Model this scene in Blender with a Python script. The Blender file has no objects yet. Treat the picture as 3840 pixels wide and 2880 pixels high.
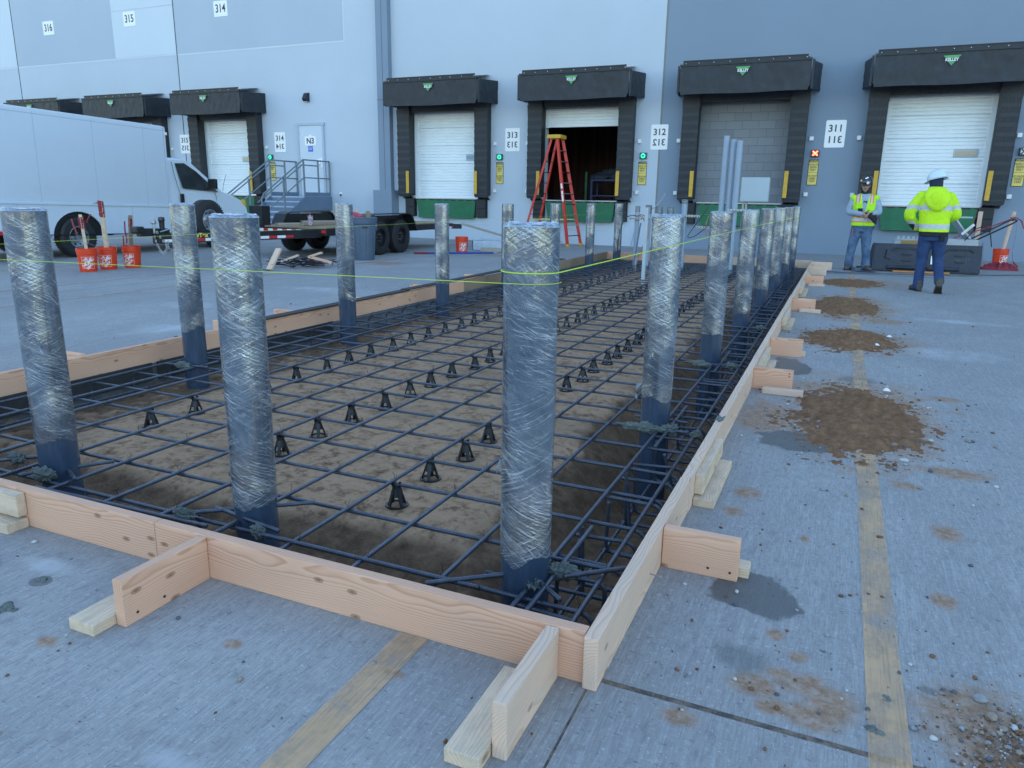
import bpy, bmesh, math, random
from mathutils import Vector, Matrix, noise
random.seed(7)
PI = math.pi
S = bpy.context.scene
C = S.collection

# ------------------------------------------------------------------ camera
cam = bpy.data.objects.new("camera", bpy.data.cameras.new("camera"))
C.objects.link(cam)
CR = Vector((0.91471738, 0.40381155, 0.01511123))
CU = Vector((-0.11225181, 0.21799464, 0.96947298))
CF = Vector((-0.38819022, 0.88849005, -0.24473206))
cam.matrix_world = Matrix(((CR.x, CU.x, -CF.x, 0), (CR.y, CU.y, -CF.y, 0), (CR.z, CU.z, -CF.z, 1.28), (0, 0, 0, 1)))
cam.data.sensor_width = 36
cam.data.lens = 25.82
cam.data.clip_start = 0.05
cam.data.clip_end = 2000
S.camera = cam
# ------------------------------------------------------------------ sky, sun, exposure
SUN_EL, SUN_AZ = math.radians(9), math.radians(-18)     # low sun behind the warehouse: the yard lies in its shadow
w = bpy.data.worlds.new("World"); S.world = w; w.use_nodes = True
nt = w.node_tree
bg = nt.nodes["Background"]
sky = nt.nodes.new("ShaderNodeTexSky"); sky.sky_type = 'NISHITA'; sky.sun_disc = False
sky.sun_elevation = SUN_EL; sky.sun_rotation = SUN_AZ
sky.air_density = 1.0; sky.dust_density = 0.6; sky.ozone_density = 1.0
tint = nt.nodes.new("ShaderNodeMix"); tint.data_type = 'RGBA'; tint.blend_type = 'MULTIPLY'; tint.inputs[0].default_value = 1
tint.inputs[7].default_value = (1.0, 1.06, 1.19, 1)
nt.links.new(sky.outputs[0], tint.inputs[6]); nt.links.new(tint.outputs[2], bg.inputs[0])
bg.inputs[1].default_value = 0.13
sun = bpy.data.objects.new("sun", bpy.data.lights.new("sun", 'SUN')); C.objects.link(sun)
sun.data.energy = 2.0; sun.data.angle = math.radians(0.5); sun.data.color = (1, .86, .68)
sd = Vector((math.sin(SUN_AZ) * math.cos(SUN_EL), math.cos(SUN_AZ) * math.cos(SUN_EL), math.sin(SUN_EL)))
sun.rotation_euler = sd.to_track_quat('Z', 'Y').to_euler()
S.view_settings.view_transform = 'Standard'; S.view_settings.look = 'None'
S.view_settings.exposure = 2.32; S.view_settings.gamma = 1

# ------------------------------------------------------------------ object helpers
def tag(o, label=None, cat=None, group=None, kind=None):
    if label: o['label'] = label
    if cat: o['category'] = cat
    if group: o['group'] = group
    if kind: o['kind'] = kind
    return o
def thing(name, label, cat, loc=(0, 0, 0), rz=0, group=None):
    o = bpy.data.objects.new(name, None); C.objects.link(o)
    o.empty_display_size = .1; o.location = loc; o.rotation_euler = (0, 0, rz)
    return tag(o, label, cat, group)
def dup(root, loc=None, rz=None, label=None):
    r = root.copy(); C.objects.link(r)
    if loc is not None: r.location = loc
    if rz is not None: r.rotation_euler = (0, 0, rz)
    if label: r['label'] = label
    for ch in list(root.children):
        c = ch.copy(); C.objects.link(c); c.parent = r
        for g in list(ch.children):
            d = g.copy(); C.objects.link(d); d.parent = c
    return r
def frame_for(d):
    d = Vector(d).normalized()
    a = Vector((0, 0, 1)) if abs(d.z) < .9 else Vector((1, 0, 0))
    u = d.cross(a).normalized(); return u, d.cross(u).normalized()
class MB:
    """collects shapes; build() links them as one mesh object. o = origin subtracted from every vertex."""
    def __init__(s, o=(0, 0, 0)):
        s.v = []; s.f = []; s.m = []; s.o = Vector(o); s.mi = 0
    def add(s, vs, fs, mi=None):
        n = len(s.v); s.v += [Vector(p) for p in vs]
        s.f += [tuple(i + n for i in f) for f in fs]; s.m += [s.mi if mi is None else mi] * len(fs)
        return s
    def box(s, x0, x1, y0, y1, z0, z1, mi=None, b=0, M=None):
        bm = bmesh.new()
        bmesh.ops.create_cube(bm, size=1)
        for v in bm.verts:
            v.co = Vector(((x0 + x1) / 2 + v.co.x * (x1 - x0), (y0 + y1) / 2 + v.co.y * (y1 - y0), (z0 + z1) / 2 + v.co.z * (z1 - z0)))
        if b: bmesh.ops.bevel(bm, geom=bm.edges[:], offset=b, segments=2, affect='EDGES', profile=.6)
        if M is not None: bm.transform(M)
        bm.verts.index_update()
        s.add([v.co.copy() for v in bm.verts], [[v.index for v in f.verts] for f in bm.faces], mi); bm.free(); return s
    def bar(s, p0, p1, w, h, mi=None, b=0):
        p0, p1 = Vector(p0), Vector(p1); d = p1 - p0; L = d.length
        q = d.to_track_quat('X', 'Z').to_matrix().to_4x4(); q.translation = (p0 + p1) / 2
        return s.box(-L / 2, L / 2, -w / 2, w / 2, -h / 2, h / 2, mi, b, q)
    def tube(s, pts, r, n=8, mi=None, caps=True):
        pts = [Vector(p) for p in pts]; rs = r if isinstance(r, (list, tuple)) else [r] * len(pts)
        vs = []; fs = []; u = None
        for i, p in enumerate(pts):
            d = (pts[min(i + 1, len(pts) - 1)] - pts[max(i - 1, 0)]).normalized()
            if u is None: u, v = frame_for(d)
            else:
                u = (u - d * u.dot(d)).normalized(); v = d.cross(u)
            for k in range(n):
                a = 2 * PI * k / n; vs.append(p + (u * math.cos(a) + v * math.sin(a)) * rs[i])
        for i in range(len(pts) - 1):
            for k in range(n):
                a = i * n + k; b = i * n + (k + 1) % n; fs.append((a, b, b + n, a + n))
        if caps: fs += [tuple(range(n - 1, -1, -1)), tuple(range((len(pts) - 1) * n, len(pts) * n))]
        return s.add(vs, fs, mi)
    def lathe(s, prof, c=(0, 0, 0), n=24, mi=None, axis='Z', close=False, arc=None):
        c = Vector(c); vs = []; fs = []; a0, a1 = arc or (0, 2 * PI); m = n if arc is None else n + 1
        for r, z in prof:
            for k in range(m):
                a = a0 + (a1 - a0) * k / n; x, y = r * math.cos(a), r * math.sin(a)
                vs.append(c + (Vector((x, y, z)) if axis == 'Z' else Vector((z, x, y)) if axis == 'X' else Vector((y, z, x))))
        for i in range(len(prof) - 1):
            for k in range(n):
                a = i * m + k; b = i * m + ((k + 1) % m); fs.append((a, b, b + m, a + m))
        return s.add(vs, fs, mi)
    def prism(s, poly, d, M, mi=None):
        """poly in local XY extruded d along local Z, placed by matrix M"""
        n = len(poly); vs = [M @ Vector((x, y, 0)) for x, y in poly] + [M @ Vector((x, y, d)) for x, y in poly]
        fs = [tuple(range(n - 1, -1, -1)), tuple(range(n, 2 * n))] + [(i, (i + 1) % n, n + (i + 1) % n, n + i) for i in range(n)]
        return s.add(vs, fs, mi)
    def grid(s, fn, nu, nv, mi=None, cu=False):
        vs = [fn(i / nu, j / nv) for j in range(nv + 1) for i in range(nu + 1)]; m = nu + 1
        return s.add(vs, [(j * m + i, j * m + i + 1, (j + 1) * m + i + 1, (j + 1) * m + i) for j in range(nv) for i in range(nu)], mi)
    def build(s, name, mat, parent=None, smooth=False, angle=None):
        me = bpy.data.meshes.new(name)
        me.from_pydata([tuple(p - s.o) for p in s.v], [], s.f)
        for m in (mat if isinstance(mat, (list, tuple)) else [mat]): me.materials.append(m)
        me.polygons.foreach_set('material_index', s.m)
        if smooth or angle:
            me.polygons.foreach_set('use_smooth', [True] * len(me.polygons))
        me.update()
        if angle and not smooth: me.set_sharp_from_angle(angle=math.radians(angle))
        o = bpy.data.objects.new(name, me); C.objects.link(o)
        if parent is not None: o.parent = parent
        else: o.location = s.o
        return o
def text(name, body, size, mat, parent, loc, rot=(PI / 2, 0, 0), mirror=False, flip=False, bold=.0, sx=1, ext=.002, align='CENTER'):
    cu = bpy.data.curves.new(name, 'FONT'); cu.body = body; cu.size = size; cu.extrude = ext; cu.offset = bold
    cu.align_x = align; cu.align_y = 'CENTER'; cu.space_line = .86; cu.materials.append(mat)
    tmp = bpy.data.objects.new(name, cu); C.objects.link(tmp)
    me = bpy.data.meshes.new_from_object(tmp.evaluated_get(bpy.context.evaluated_depsgraph_get())); bpy.data.objects.remove(tmp); bpy.data.curves.remove(cu)
    me.materials.clear(); me.materials.append(mat)
    o = bpy.data.objects.new(name, me); C.objects.link(o); o.parent = parent
    o.location = loc; o.rotation_euler = rot; o.scale = ((-1 if mirror else 1) * sx, -1 if flip else 1, 1)
    return o
def N(x, y, z, k=1.0): return noise.noise(Vector((x * k, y * k, z * k)))

# ------------------------------------------------------------------ materials
class NT:
    def __init__(s, name):
        s.m = bpy.data.materials.new(name); s.m.use_nodes = True; s.t = s.m.node_tree
        s.b = s.t.nodes["Principled BSDF"]; s.out = s.t.nodes["Material Output"]
    def n(s, t, **k):
        o = s.t.nodes.new(t)
        for a, v in k.items():
            if a.startswith('i_'): o.inputs[int(a[2:])].default_value = v
            else: setattr(o, a, v)
        return o
    def l(s, a, b): s.t.links.new(a, b); return s
    def co(s, kind='Object', scale=(1, 1, 1), loc=(0, 0, 0), rot=(0, 0, 0)):
        tc = s.n('ShaderNodeTexCoord'); mp = s.n('ShaderNodeMapping')
        mp.inputs['Scale'].default_value = scale; mp.inputs['Location'].default_value = loc; mp.inputs['Rotation'].default_value = rot
        s.l(tc.outputs[kind], mp.inputs[0]); return mp.outputs[0]
    def noise(s, co, scale, detail=4, rough=.55, dist=0):
        o = s.n('ShaderNodeTexNoise'); s.l(co, o.inputs['Vector'])
        o.inputs['Scale'].default_value = scale; o.inputs['Detail'].default_value = detail
        o.inputs['Roughness'].default_value = rough; o.inputs['Distortion'].default_value = dist; return o.outputs[0]
    def ramp(s, f, stops):
        o = s.n('ShaderNodeValToRGB'); s.l(f, o.inputs[0]); e = o.color_ramp.elements
        while len(e) < len(stops): e.new(.5)
        for i, (p, c) in enumerate(stops):
            e[i].position = p; e[i].color = (*c, 1) if isinstance(c, (tuple, list)) else (c, c, c, 1)
        return o.outputs[0]
    def mix(s, f, a, b, mode='MIX'):
        o = s.n('ShaderNodeMix', data_type='RGBA', blend_type=mode)
        for i, v in ((0, f), (6, a), (7, b)):
            if hasattr(v, 'links'): s.l(v, o.inputs[i])
            else: o.inputs[i].default_value = v if i == 0 else (*v, 1)
        return o.outputs[2]
    def math(s, op, a, b=0.0, c=None, clamp=False):
        o = s.n('ShaderNodeMath', operation=op, use_clamp=clamp)
        for i, v in enumerate((a, b) if c is None else (a, b, c)):
            if hasattr(v, 'links'): s.l(v, o.inputs[i])
            else: o.inputs[i].default_value = v
        return o.outputs[0]
    def bump(s, h, strength=.3, dist=.01, prev=None):
        o = s.n('ShaderNodeBump'); s.l(h, o.inputs['Height']); o.inputs['Strength'].default_value = strength
        o.inputs['Distance'].default_value = dist
        if prev is not None: s.l(prev, o.inputs['Normal'])
        return o.outputs[0]
    def set(s, **k):
        for a, v in k.items():
            i = s.b.inputs[a.replace('_', ' ')]
            if hasattr(v, 'links'): s.l(v, i)
            else: i.default_value = (*v, 1) if isinstance(v, tuple) and len(v) == 3 and i.type == 'RGBA' else v
        return s
def M(name, col, rough=.5, metal=0, var=.12, scale=6, bump=.0, bscale=60, spec=.5, stretch=(1, 1, 1), dirt=None, dirt_amt=.35, coat=0):
    t = NT(name); co = t.co('Object', stretch)
    n1 = t.noise(co, scale, 5, .6)
    lo = tuple(c * (1 - var) for c in col); hi = tuple(min(1, c * (1 + var)) for c in col)
    c = t.ramp(n1, [(.3, lo), (.7, hi)])
    if dirt:
        n2 = t.noise(co, scale * 2.3, 8, .7)
        c = t.mix(t.math('MULTIPLY', t.ramp(n2, [(.5, 0), (.75, 1)]), dirt_amt), c, dirt)
    t.set(Base_Color=c, Roughness=t.math('ADD', t.math('MULTIPLY', n1, .16), rough - .08, clamp=True), Metallic=metal, Specular_IOR_Level=spec, Coat_Weight=coat)
    if bump: t.set(Normal=t.bump(t.noise(co, bscale, 4, .6), bump, .004))
    return t.m
def emit(name, col, st):
    t = NT(name); t.set(Base_Color=col, Emission_Color=col, Emission_Strength=st); return t.m
def wood(name, c_light, c_dark, knots=True, weather=None, weather_amt=.5, pith=(.02, -.13)):
    """board grain: rings around a pith that runs along local X"""
    t = NT(name); tc = t.n('ShaderNodeTexCoord'); oi = t.n('ShaderNodeObjectInfo')
    off = t.n('ShaderNodeVectorMath', operation='SCALE'); off.inputs[0].default_value = (7.3, .04, .03)
    t.l(oi.outputs['Random'], off.inputs['Scale'])
    ad = t.n('ShaderNodeVectorMath', operation='ADD'); t.l(tc.outputs['Object'], ad.inputs[0]); t.l(off.outputs[0], ad.inputs[1])
    base = ad.outputs[0]
    mp = t.n('ShaderNodeMapping'); t.l(base, mp.inputs[0]); mp.inputs['Scale'].default_value = (1.6, 5, 5)
    wob = t.n('ShaderNodeTexNoise'); t.l(mp.outputs[0], wob.inputs['Vector']); wob.inputs['Scale'].default_value = 1.3; wob.inputs['Detail'].default_value = 2
    sc = t.n('ShaderNodeVectorMath', operation='MULTIPLY_ADD'); t.l(wob.outputs[1], sc.inputs[0]); sc.inputs[1].default_value = (0, .07, .07)
    sh = t.n('ShaderNodeVectorMath', operation='ADD'); t.l(base, sh.inputs[0]); sh.inputs[1].default_value = (0, pith[0], pith[1]); t.l(sh.outputs[0], sc.inputs[2])
    sx = t.n('ShaderNodeSeparateXYZ'); t.l(sc.outputs[0], sx.inputs[0])
    r = t.math('SQRT', t.math('ADD', t.math('MULTIPLY', sx.outputs[1], sx.outputs[1]), t.math('MULTIPLY', sx.outputs[2], sx.outputs[2])))
    fr = t.math('FRACT', t.math('MULTIPLY', r, 125))
    ring = t.ramp(fr, [(0, 0), (.55, .25), (.88, 1), (1, 0)])
    fm = t.n('ShaderNodeMapping'); t.l(base, fm.inputs[0]); fm.inputs['Scale'].default_value = (3, 160, 160)
    fib = t.noise(fm.outputs[0], 1.5, 3, .6)
    tone = t.noise(mp.outputs[0], .8, 3)
    c = t.mix(t.math('MULTIPLY', ring, .72), c_light, c_dark)
    c = t.mix(t.math('MULTIPLY', t.ramp(fib, [(.35, 0), (.75, 1)]), .28), c, tuple(x * .62 for x in c_light))
    c = t.mix(t.math('MULTIPLY', t.ramp(tone, [(.35, 0), (.7, 1)]), .35), c, tuple(min(1, x * 1.2) for x in c_light))
    if knots:
        km = t.n('ShaderNodeMapping'); t.l(base, km.inputs[0]); km.inputs['Scale'].default_value = (7.5, .01, 16)
        ks = t.n('ShaderNodeSeparateXYZ'); t.l(km.outputs[0], ks.inputs[0]); kc = t.n('ShaderNodeCombineXYZ'); t.l(ks.outputs[0], kc.inputs[0]); t.l(ks.outputs[2], kc.inputs[1])
        vo = t.n('ShaderNodeTexVoronoi', voronoi_dimensions='2D'); t.l(kc.outputs[0], vo.inputs['Vector']); vo.inputs['Scale'].default_value = 1
        sc_ = t.n('ShaderNodeSeparateColor'); t.l(vo.outputs['Color'], sc_.inputs[0])
        k = t.math('MULTIPLY', t.ramp(vo.outputs['Distance'], [(.045, 1), (.10, .55), (.125, .75), (.16, 0)]), t.math('GREATER_THAN', sc_.outputs[0], .80))
        nsx = t.n('ShaderNodeSeparateXYZ'); t.l(tc.outputs['Normal'], nsx.inputs[0]); k = t.math('MULTIPLY', k, t.math('GREATER_THAN', t.math('ABSOLUTE', nsx.outputs[1]), .5))
        c = t.mix(t.math('MULTIPLY', k, .75), c, (.17, .075, .035))
    if weather:
        wn = t.noise(mp.outputs[0], 3.5, 8, .75)
        c = t.mix(t.math('MULTIPLY', t.ramp(wn, [(.45, 0), (.68, 1)]), weather_amt), c, weather)
    t.set(Base_Color=c, Roughness=.72, Specular_IOR_Level=.3, Normal=t.bump(t.math('ADD', fib, t.math('MULTIPLY', ring, .4)), .25, .0015))
    return t.m
# ------------------------------------------------------------------ shared materials
m_wall = M('wall_paint', (.50, .555, .615), .75, var=.035, scale=.35, bump=.12, bscale=25, dirt=(.42, .45, .5), dirt_amt=.12)
m_wall_r = M('wall_paint_slate', (.215, .272, .34), .75, var=.04, scale=.35, bump=.12, bscale=25, dirt=(.3, .34, .39), dirt_amt=.12)
m_wall_med = M('wall_paint_mid', (.43, .49, .56), .75, var=.03, scale=.4, bump=.1, bscale=25)
m_wall_pale = M('wall_paint_pale', (.60, .655, .71), .75, var=.03, scale=.4, bump=.1, bscale=25)
m_pilaster = M('pilaster_paint', (.20, .255, .33), .55, var=.05, scale=.8)
m_seal = M('sealant', (.22, .22, .20), .8, var=.1)
m_jointline = M('joint_dark', (.09, .10, .12), .9)  # dark line colour of the panel joints and seams
m_vinyl = M('black_vinyl', (.018, .022, .028), .48, var=.3, scale=2.2, bump=.15, bscale=30, dirt=(.055, .066, .08), dirt_amt=.4, spec=.4)
m_pad = M('black_pad', (.022, .026, .031), .55, var=.3, scale=5, bump=.15, bscale=40, dirt=(.07, .08, .09), dirt_amt=.45, stretch=(6, 6, .8))
m_rubber = M('rubber', (.016, .017, .019), .62, var=.3, scale=12, bump=.25, bscale=90, dirt=(.06, .06, .06))
m_white = M('white_enamel', (.82, .83, .83), .4, var=.02, scale=3)
m_door = M('door_enamel', (.82, .86, .87), .38, var=.03, scale=1.2, dirt=(.6, .62, .64), dirt_amt=.2)
m_letter = M('letter_grey', (.045, .048, .055), .5)
m_green = M('leveler_green', (.012, .135, .058), .5, var=.2, scale=3, bump=.08, dirt=(.03, .10, .06), dirt_amt=.5)
m_yellow = M('yellow_paint', (.62, .36, .03), .5, var=.12, scale=20, dirt=(.14, .11, .07), dirt_amt=.6)
m_sign_y = M('caution_yellow', (.80, .62, .14), .45, var=.05)
m_black = M('black_paint', (.012, .013, .015), .4, var=.2, scale=8)
m_blackmetal = M('black_metal', (.014, .015, .018), .35, var=.25, scale=5, dirt=(.05, .05, .05), dirt_amt=.4)
m_steel = M('galvanised', (.42, .44, .46), .38, metal=.85, var=.12, scale=14)
m_rail = M('rail_paint', (.17, .215, .245), .5, var=.1, scale=5)
m_stairpanel = M('stair_paint', (.13, .185, .27), .5, var=.08, scale=3)
m_tread = M('tread_paint', (.40, .46, .54), .6, var=.12, scale=9)
m_block = None
m_orange = M('bucket_orange', (.78, .055, .012), .42, var=.08, scale=4, dirt=(.35, .08, .04), dirt_amt=.3)
m_wprint = M('white_print', (.8, .78, .76), .5)
m_rebar = M('rebar_steel', (.072, .090, .122), .36, metal=.35, var=.3, scale=30, spec=.6, dirt=(.15, .085, .045), dirt_amt=.4)
m_chair = M('chair_plastic', (.012, .013, .016), .38, var=.2)
m_wire = M('tie_wire', (.03, .03, .033), .5, metal=.5)
m_mortar = M('wet_mortar', (.13, .15, .135), .85, var=.3, scale=60, bump=.6, bscale=160)
m_pipe = M('pipe_paint', (.042, .068, .110), .2, var=.18, scale=5, dirt=(.11, .13, .16), dirt_amt=.35, stretch=(3, 3, .7), coat=.3)
m_string = M('mason_line', (.60, .82, .06), .6, var=.03)
m_pvc = M('grey_pvc', (.30, .37, .46), .45, var=.06, scale=4, dirt=(.2, .24, .3), dirt_amt=.25)
m_tape = M('duct_tape', (.20, .22, .235), .42, metal=.3, var=.25, scale=14, bump=.4, bscale=30)
m_panel = M('panel_grey', (.44, .52, .56), .4, var=.03, scale=1.5)
w_fir = wood('fir_board', (.76, .455, .305), (.46, .205, .11))
w_pale = wood('pale_board', (.77, .545, .40), (.50, .31, .20), weather=(.56, .48, .40), weather_amt=.5, pith=(.024, .012))
w_grey = wood('weathered_board', (.42, .36, .28), (.25, .20, .15), knots=False, weather=(.30, .30, .28), weather_amt=.65)
w_treat = wood('treated_lumber', (.76, .585, .42), (.50, .355, .225), weather=(.22, .21, .17), weather_amt=.45)
w_brown = wood('used_lumber', (.34, .24, .16), (.18, .12, .075), weather=(.30, .26, .21), weather_amt=.5)
m_feltboard = M('fibre_board', (.045, .042, .04), .9, var=.2, scale=20, bump=.4, bscale=120)

# ------------------------------------------------------------------ concrete yard with the pit cut out
PX0, PX1, PY0, PY1 = -4.78, -.505, 1.718, 16.16
def yard_material():
    t = NT('broomed_concrete'); tc = t.n('ShaderNodeTexCoord'); P = tc.outputs['Object']
    sx = t.n('ShaderNodeSeparateXYZ'); t.l(P, sx.inputs[0]); X, Y = sx.outputs[0], sx.outputs[1]
    big = t.noise(t.co('Object', (1, .6, 1)), .45, 6, .6)
    mid = t.noise(t.co('Object', (1, .45, 1)), 2.6, 7, .65)
    fine = t.noise(t.co('Object', (1, 1, 1)), 55, 4, .7)
    br = t.noise(t.co('Object', (190, 16, 1)), 1, 3, .65)
    br2 = t.noise(t.co('Object', (60, 3, 1)), 1, 3, .6)
    c = t.ramp(big, [(.3, (.285, .28, .27)), (.7, (.43, .42, .40))])
    c = t.mix(t.math('MULTIPLY', t.ramp(mid, [(.38, 0), (.68, 1)]), .55), c, (.25, .25, .25))
    c = t.mix(t.math('MULTIPLY', t.ramp(br, [(.44, 0), (.60, 1)]), .48), c, (.20, .20, .205))
    c = t.mix(t.math('MULTIPLY', t.ramp(br2, [(.5, 0), (.66, 1)]), .22), c, (.50, .52, .53))
    c = t.mix(t.math('MULTIPLY', t.ramp(fine, [(.55, 0), (.70, 1)]), .45), c, (.52, .53, .54))
    fine2 = t.noise(t.co('Object', (1, .5, 1), (5, 3, 0)), 30, 5, .75)
    c = t.mix(t.math('MULTIPLY', t.ramp(fine2, [(.52, 0), (.68, 1)]), .45), c, (.165, .165, .165))
    pit = t.noise(t.co('Object', (34, 95, 1), (2, 9, 0)), 1, 5, .7)
    c = t.mix(t.math('MULTIPLY', t.ramp(pit, [(.60, 0), (.66, 1)]), .65), c, (.10, .10, .105))
    spk = t.noise(t.co('Object', (1, 1, 1), (7, 1, 0)), 110, 2, .5)
    c = t.mix(t.math('MULTIPLY', t.ramp(spk, [(.66, 0), (.72, 1)]), .5), c, (.66, .66, .66))
    nz = t.noise(P, 3.2, 6, .62); nz2 = t.noise(P, 9, 5, .65)
    wob = t.math('ADD', t.math('MULTIPLY', t.math('SUBTRACT', nz, .5), 1.7), t.math('MULTIPLY', t.math('SUBTRACT', nz2, .5), .6))
    def blob(cx, cy, rx, ry, soft=.25):
        a = t.math('DIVIDE', t.math('SUBTRACT', X, cx), rx); b = t.math('DIVIDE', t.math('SUBTRACT', Y, cy), ry)
        d = t.math('SQRT', t.math('ADD', t.math('MULTIPLY', a, a), t.math('MULTIPLY', b, b)))
        d = t.math('ADD', d, wob)
        return t.math('DIVIDE', t.math('SUBTRACT', 1.0, d), soft, clamp=True)
    def union(L, soft):
        m = None
        for q in L:
            k = blob(*q, soft); m = k if m is None else t.math('MAXIMUM', m, k)
        return m
    brown = union([(.2, 5.0, .62, 1.25), (.25, 7.75, .62, .85), (.2, 10.3, .65, 1.6), (.35, 13.6, .8, 1.0), (.50, 1.90, .22, .25), (.115, 1.86, .095, .11), (.06, 1.96, .05, .05), (-.02, 1.95, .06, .05), (-.03, 1.80, .05, .04), (.02, 2.06, .04, .04), (-.05, 2.15, .035, .04), (-.24, 1.66, .06, .05), (.08, 1.80, .10, .06), (.03, 1.93, .11, .07), (-.08, 1.88, .08, .06), (.52, 3.2, .07, .10), (.40, 3.7, .09, .08), (-.3, 3.05, .07, .07), (-.37, 2.5, .05, .08), (.0, 2.9, .03, .05), (-1.5, 1.42, .04, .03), (-2.3, 1.1, .05, .03), (-1.0, 1.5, .05, .03), (-2.6, 1.12, .04, .03),
                   (-.3, 4.6, .2, .5), (.75, 5.6, .12, .1), (.62, 4.0, .2, .12), (.55, 9.2, .3, .3), (-2.0, 1.2, .05, .035), (-8.2, 12.4, .5, .45), (.45, 2.6, .05, .07), (-.27, 3.3, .07, .09), (-7.0, 15.5, .8, .3)], .55)
    grit = t.noise(P, 26, 6, .75)
    c = t.mix(t.math('MULTIPLY', t.math('MULTIPLY', brown, t.ramp(grit, [(.34, .35), (.52, 1)])), .9), c, t.ramp(grit, [(.4, (.42, .26, .155)), (.62, (.24, .145, .085))]))
    pale = union([(-5.9, 5.1, .35, .45), (-7.0, 6.4, .4, .3), (-6.4, 8.4, .9, .35), (1.05, 7.4, .5, .35), (1.3, 9.6, .6, .2), (1.6, 5.6, .5, .3), (-2.45, 1.5, .16, .05), (-1.3, 1.0, .12, .06)], .6)
    c = t.mix(t.math('MULTIPLY', t.math('MULTIPLY', pale, t.ramp(mid, [(.4, .1), (.6, 1)])), .55), c, (.58, .60, .61))
    wet = union([(-.11, 4.18, .27, .18), (-.12, 2.37, .15, .15), (-.02, 2.33, .05, .03), (-.28, 6.2, .16, .35), (-2.5, 1.24, .07, .045), (-2.35, 1.42, .04, .03)], .1)
    c = t.mix(t.math('MULTIPLY', wet, .80), c, (.072, .078, .078))
    damp = union([(-.13, 1.99, .09, .10), (.24, 5.95, .17, .13), (1.0, 15.4, 1.3, .14), (-.1, 15.3, .7, .2), (.35, 2.05, .03, .02), (.27, 1.86, .045, .03)], .5)
    c = t.mix(t.math('MULTIPLY', damp, .5), c, (.10, .115, .115))
    # saw joints
    j1 = t.math('MULTIPLY', t.math('LESS_THAN', t.math('ABSOLUTE', t.math('SUBTRACT', t.math('ADD', Y, t.math('MULTIPLY', mid, .006)), 1.718)), .010), t.math('GREATER_THAN', X, -.49))
    j2 = t.math('MULTIPLY', t.math('LESS_THAN', t.math('ABSOLUTE', t.math('ADD', X, .493)), .0035), t.math('LESS_THAN', Y, 1.66))
    j3 = t.math('LESS_THAN', t.math('ABSOLUTE', t.math('SUBTRACT', Y, 16.45)), .01)
    j4 = t.math('LESS_THAN', t.math('ABSOLUTE', t.math('ADD', X, 9.3)), .008)
    jj = t.math('MAXIMUM', t.math('MAXIMUM', j1, j2), t.math('MAXIMUM', j3, j4))
    c = t.mix(t.math('MULTIPLY', jj, .9), c, t.ramp(grit, [(.42, (.05, .042, .036)), (.6, (.21, .15, .105))]))
    h = t.math('ADD', t.math('MULTIPLY', br, .6), t.math('MULTIPLY', fine, .5))
    h = t.math('SUBTRACT', h, t.math('MULTIPLY', jj, 2.5))
    rough = t.math('SUBTRACT', .82, t.math('MULTIPLY', wet, .42))
    t.set(Base_Color=c, Roughness=rough, Specular_IOR_Level=.35, Normal=t.bump(h, .8, .005))
    return t.m
m_conc = yard_material()
m_cutface = M('slab_edge', (.15, .155, .155), .85, var=.25, scale=5, bump=.4, bscale=40, dirt=(.10, .075, .055), dirt_amt=.6)
g = MB()
for x0, x1, y0, y1 in ((-300, PX0, -300, 300), (PX1, 300, -300, 300), (PX0, PX1, -300, PY0), (PX0, PX1, PY1, 300)):
    g.add([(x0, y0, 0), (x1, y0, 0), (x1, y1, 0), (x0, y1, 0)], [(0, 1, 2, 3)])
g.mi = 1
for a, b in (((PX0, PY0), (PX0, PY1)), ((PX0, PY1), (PX1, PY1)), ((PX1, PY1), (PX1, PY0)), ((PX1, PY0), (PX0, PY0))):
    g.add([(a[0], a[1], 0), (b[0], b[1], 0), (b[0], b[1], -.8), (a[0], a[1], -.8)], [(0, 1, 2, 3)])
yard = g.build('concrete_yard', [m_conc, m_cutface]); tag(yard, 'grey broom-finished concrete yard stained with brown dirt', 'ground', kind='structure')

def paint_mat(base, worn, amt):
    t = NT('worn_line_paint'); co = t.co('Object', (150, 4, 1)); br = t.noise(co, 1, 3, .6)
    n2 = t.noise(t.co('Object'), 6, 6, .7); c = t.ramp(n2, [(.35, base), (.65, tuple(x * .85 for x in base))])
    c = t.mix(t.math('MULTIPLY', t.ramp(br, [(.40, 0), (.60, 1)]), amt), c, worn)
    c = t.mix(t.math('MULTIPLY', t.ramp(t.noise(t.co('Object'), 2.2, 7, .7), [(.48, 0), (.66, 1)]), .55), c, (.25, .24, .22))
    t.set(Base_Color=c, Roughness=.75, Normal=t.bump(br, .6, .003)); al = t.math('MULTIPLY', t.ramp(br, [(.34, .60), (.56, .86)]), t.ramp(t.noise(t.co('Object', (1, .6, 1)), 4.5, 8, .72), [(.36, .2), (.54, .9)])); t.set(Alpha=al); return t.m
m_line = paint_mat((.74, .47, .255), (.66, .44, .26), .3)
m_line2 = paint_mat((.62, .45, .30), (.48, .40, .32), .5)
for x0, x1, y0, y1, mm, lb in ((.197, .292, -2, 15.2, m_line, 'worn yellow parking line right of the timber form'), (-1.09, -.992, -2, 1.676, m_line, 'worn yellow parking line that ends at the front form board'),
                           (-8.64, -8.54, 2, 13.5, m_line2, 'faded yellow parking line left of the form, nearer one'), (-10.03, -9.93, 2, 13.0, m_line2, 'faded yellow parking line left of the form, farther one'),
                           (-12.6, -12.5, 3, 10.5, m_line2, 'faded yellow parking line beside the box truck')):
    q = MB(); q.grid(lambda u, v: Vector((x0 + (x1 - x0) * u, y0 + (y1 - y0) * v, .003)), 1, 1)
    tag(q.build('parking_line', mm), lb, 'line', kind='structure')

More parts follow.
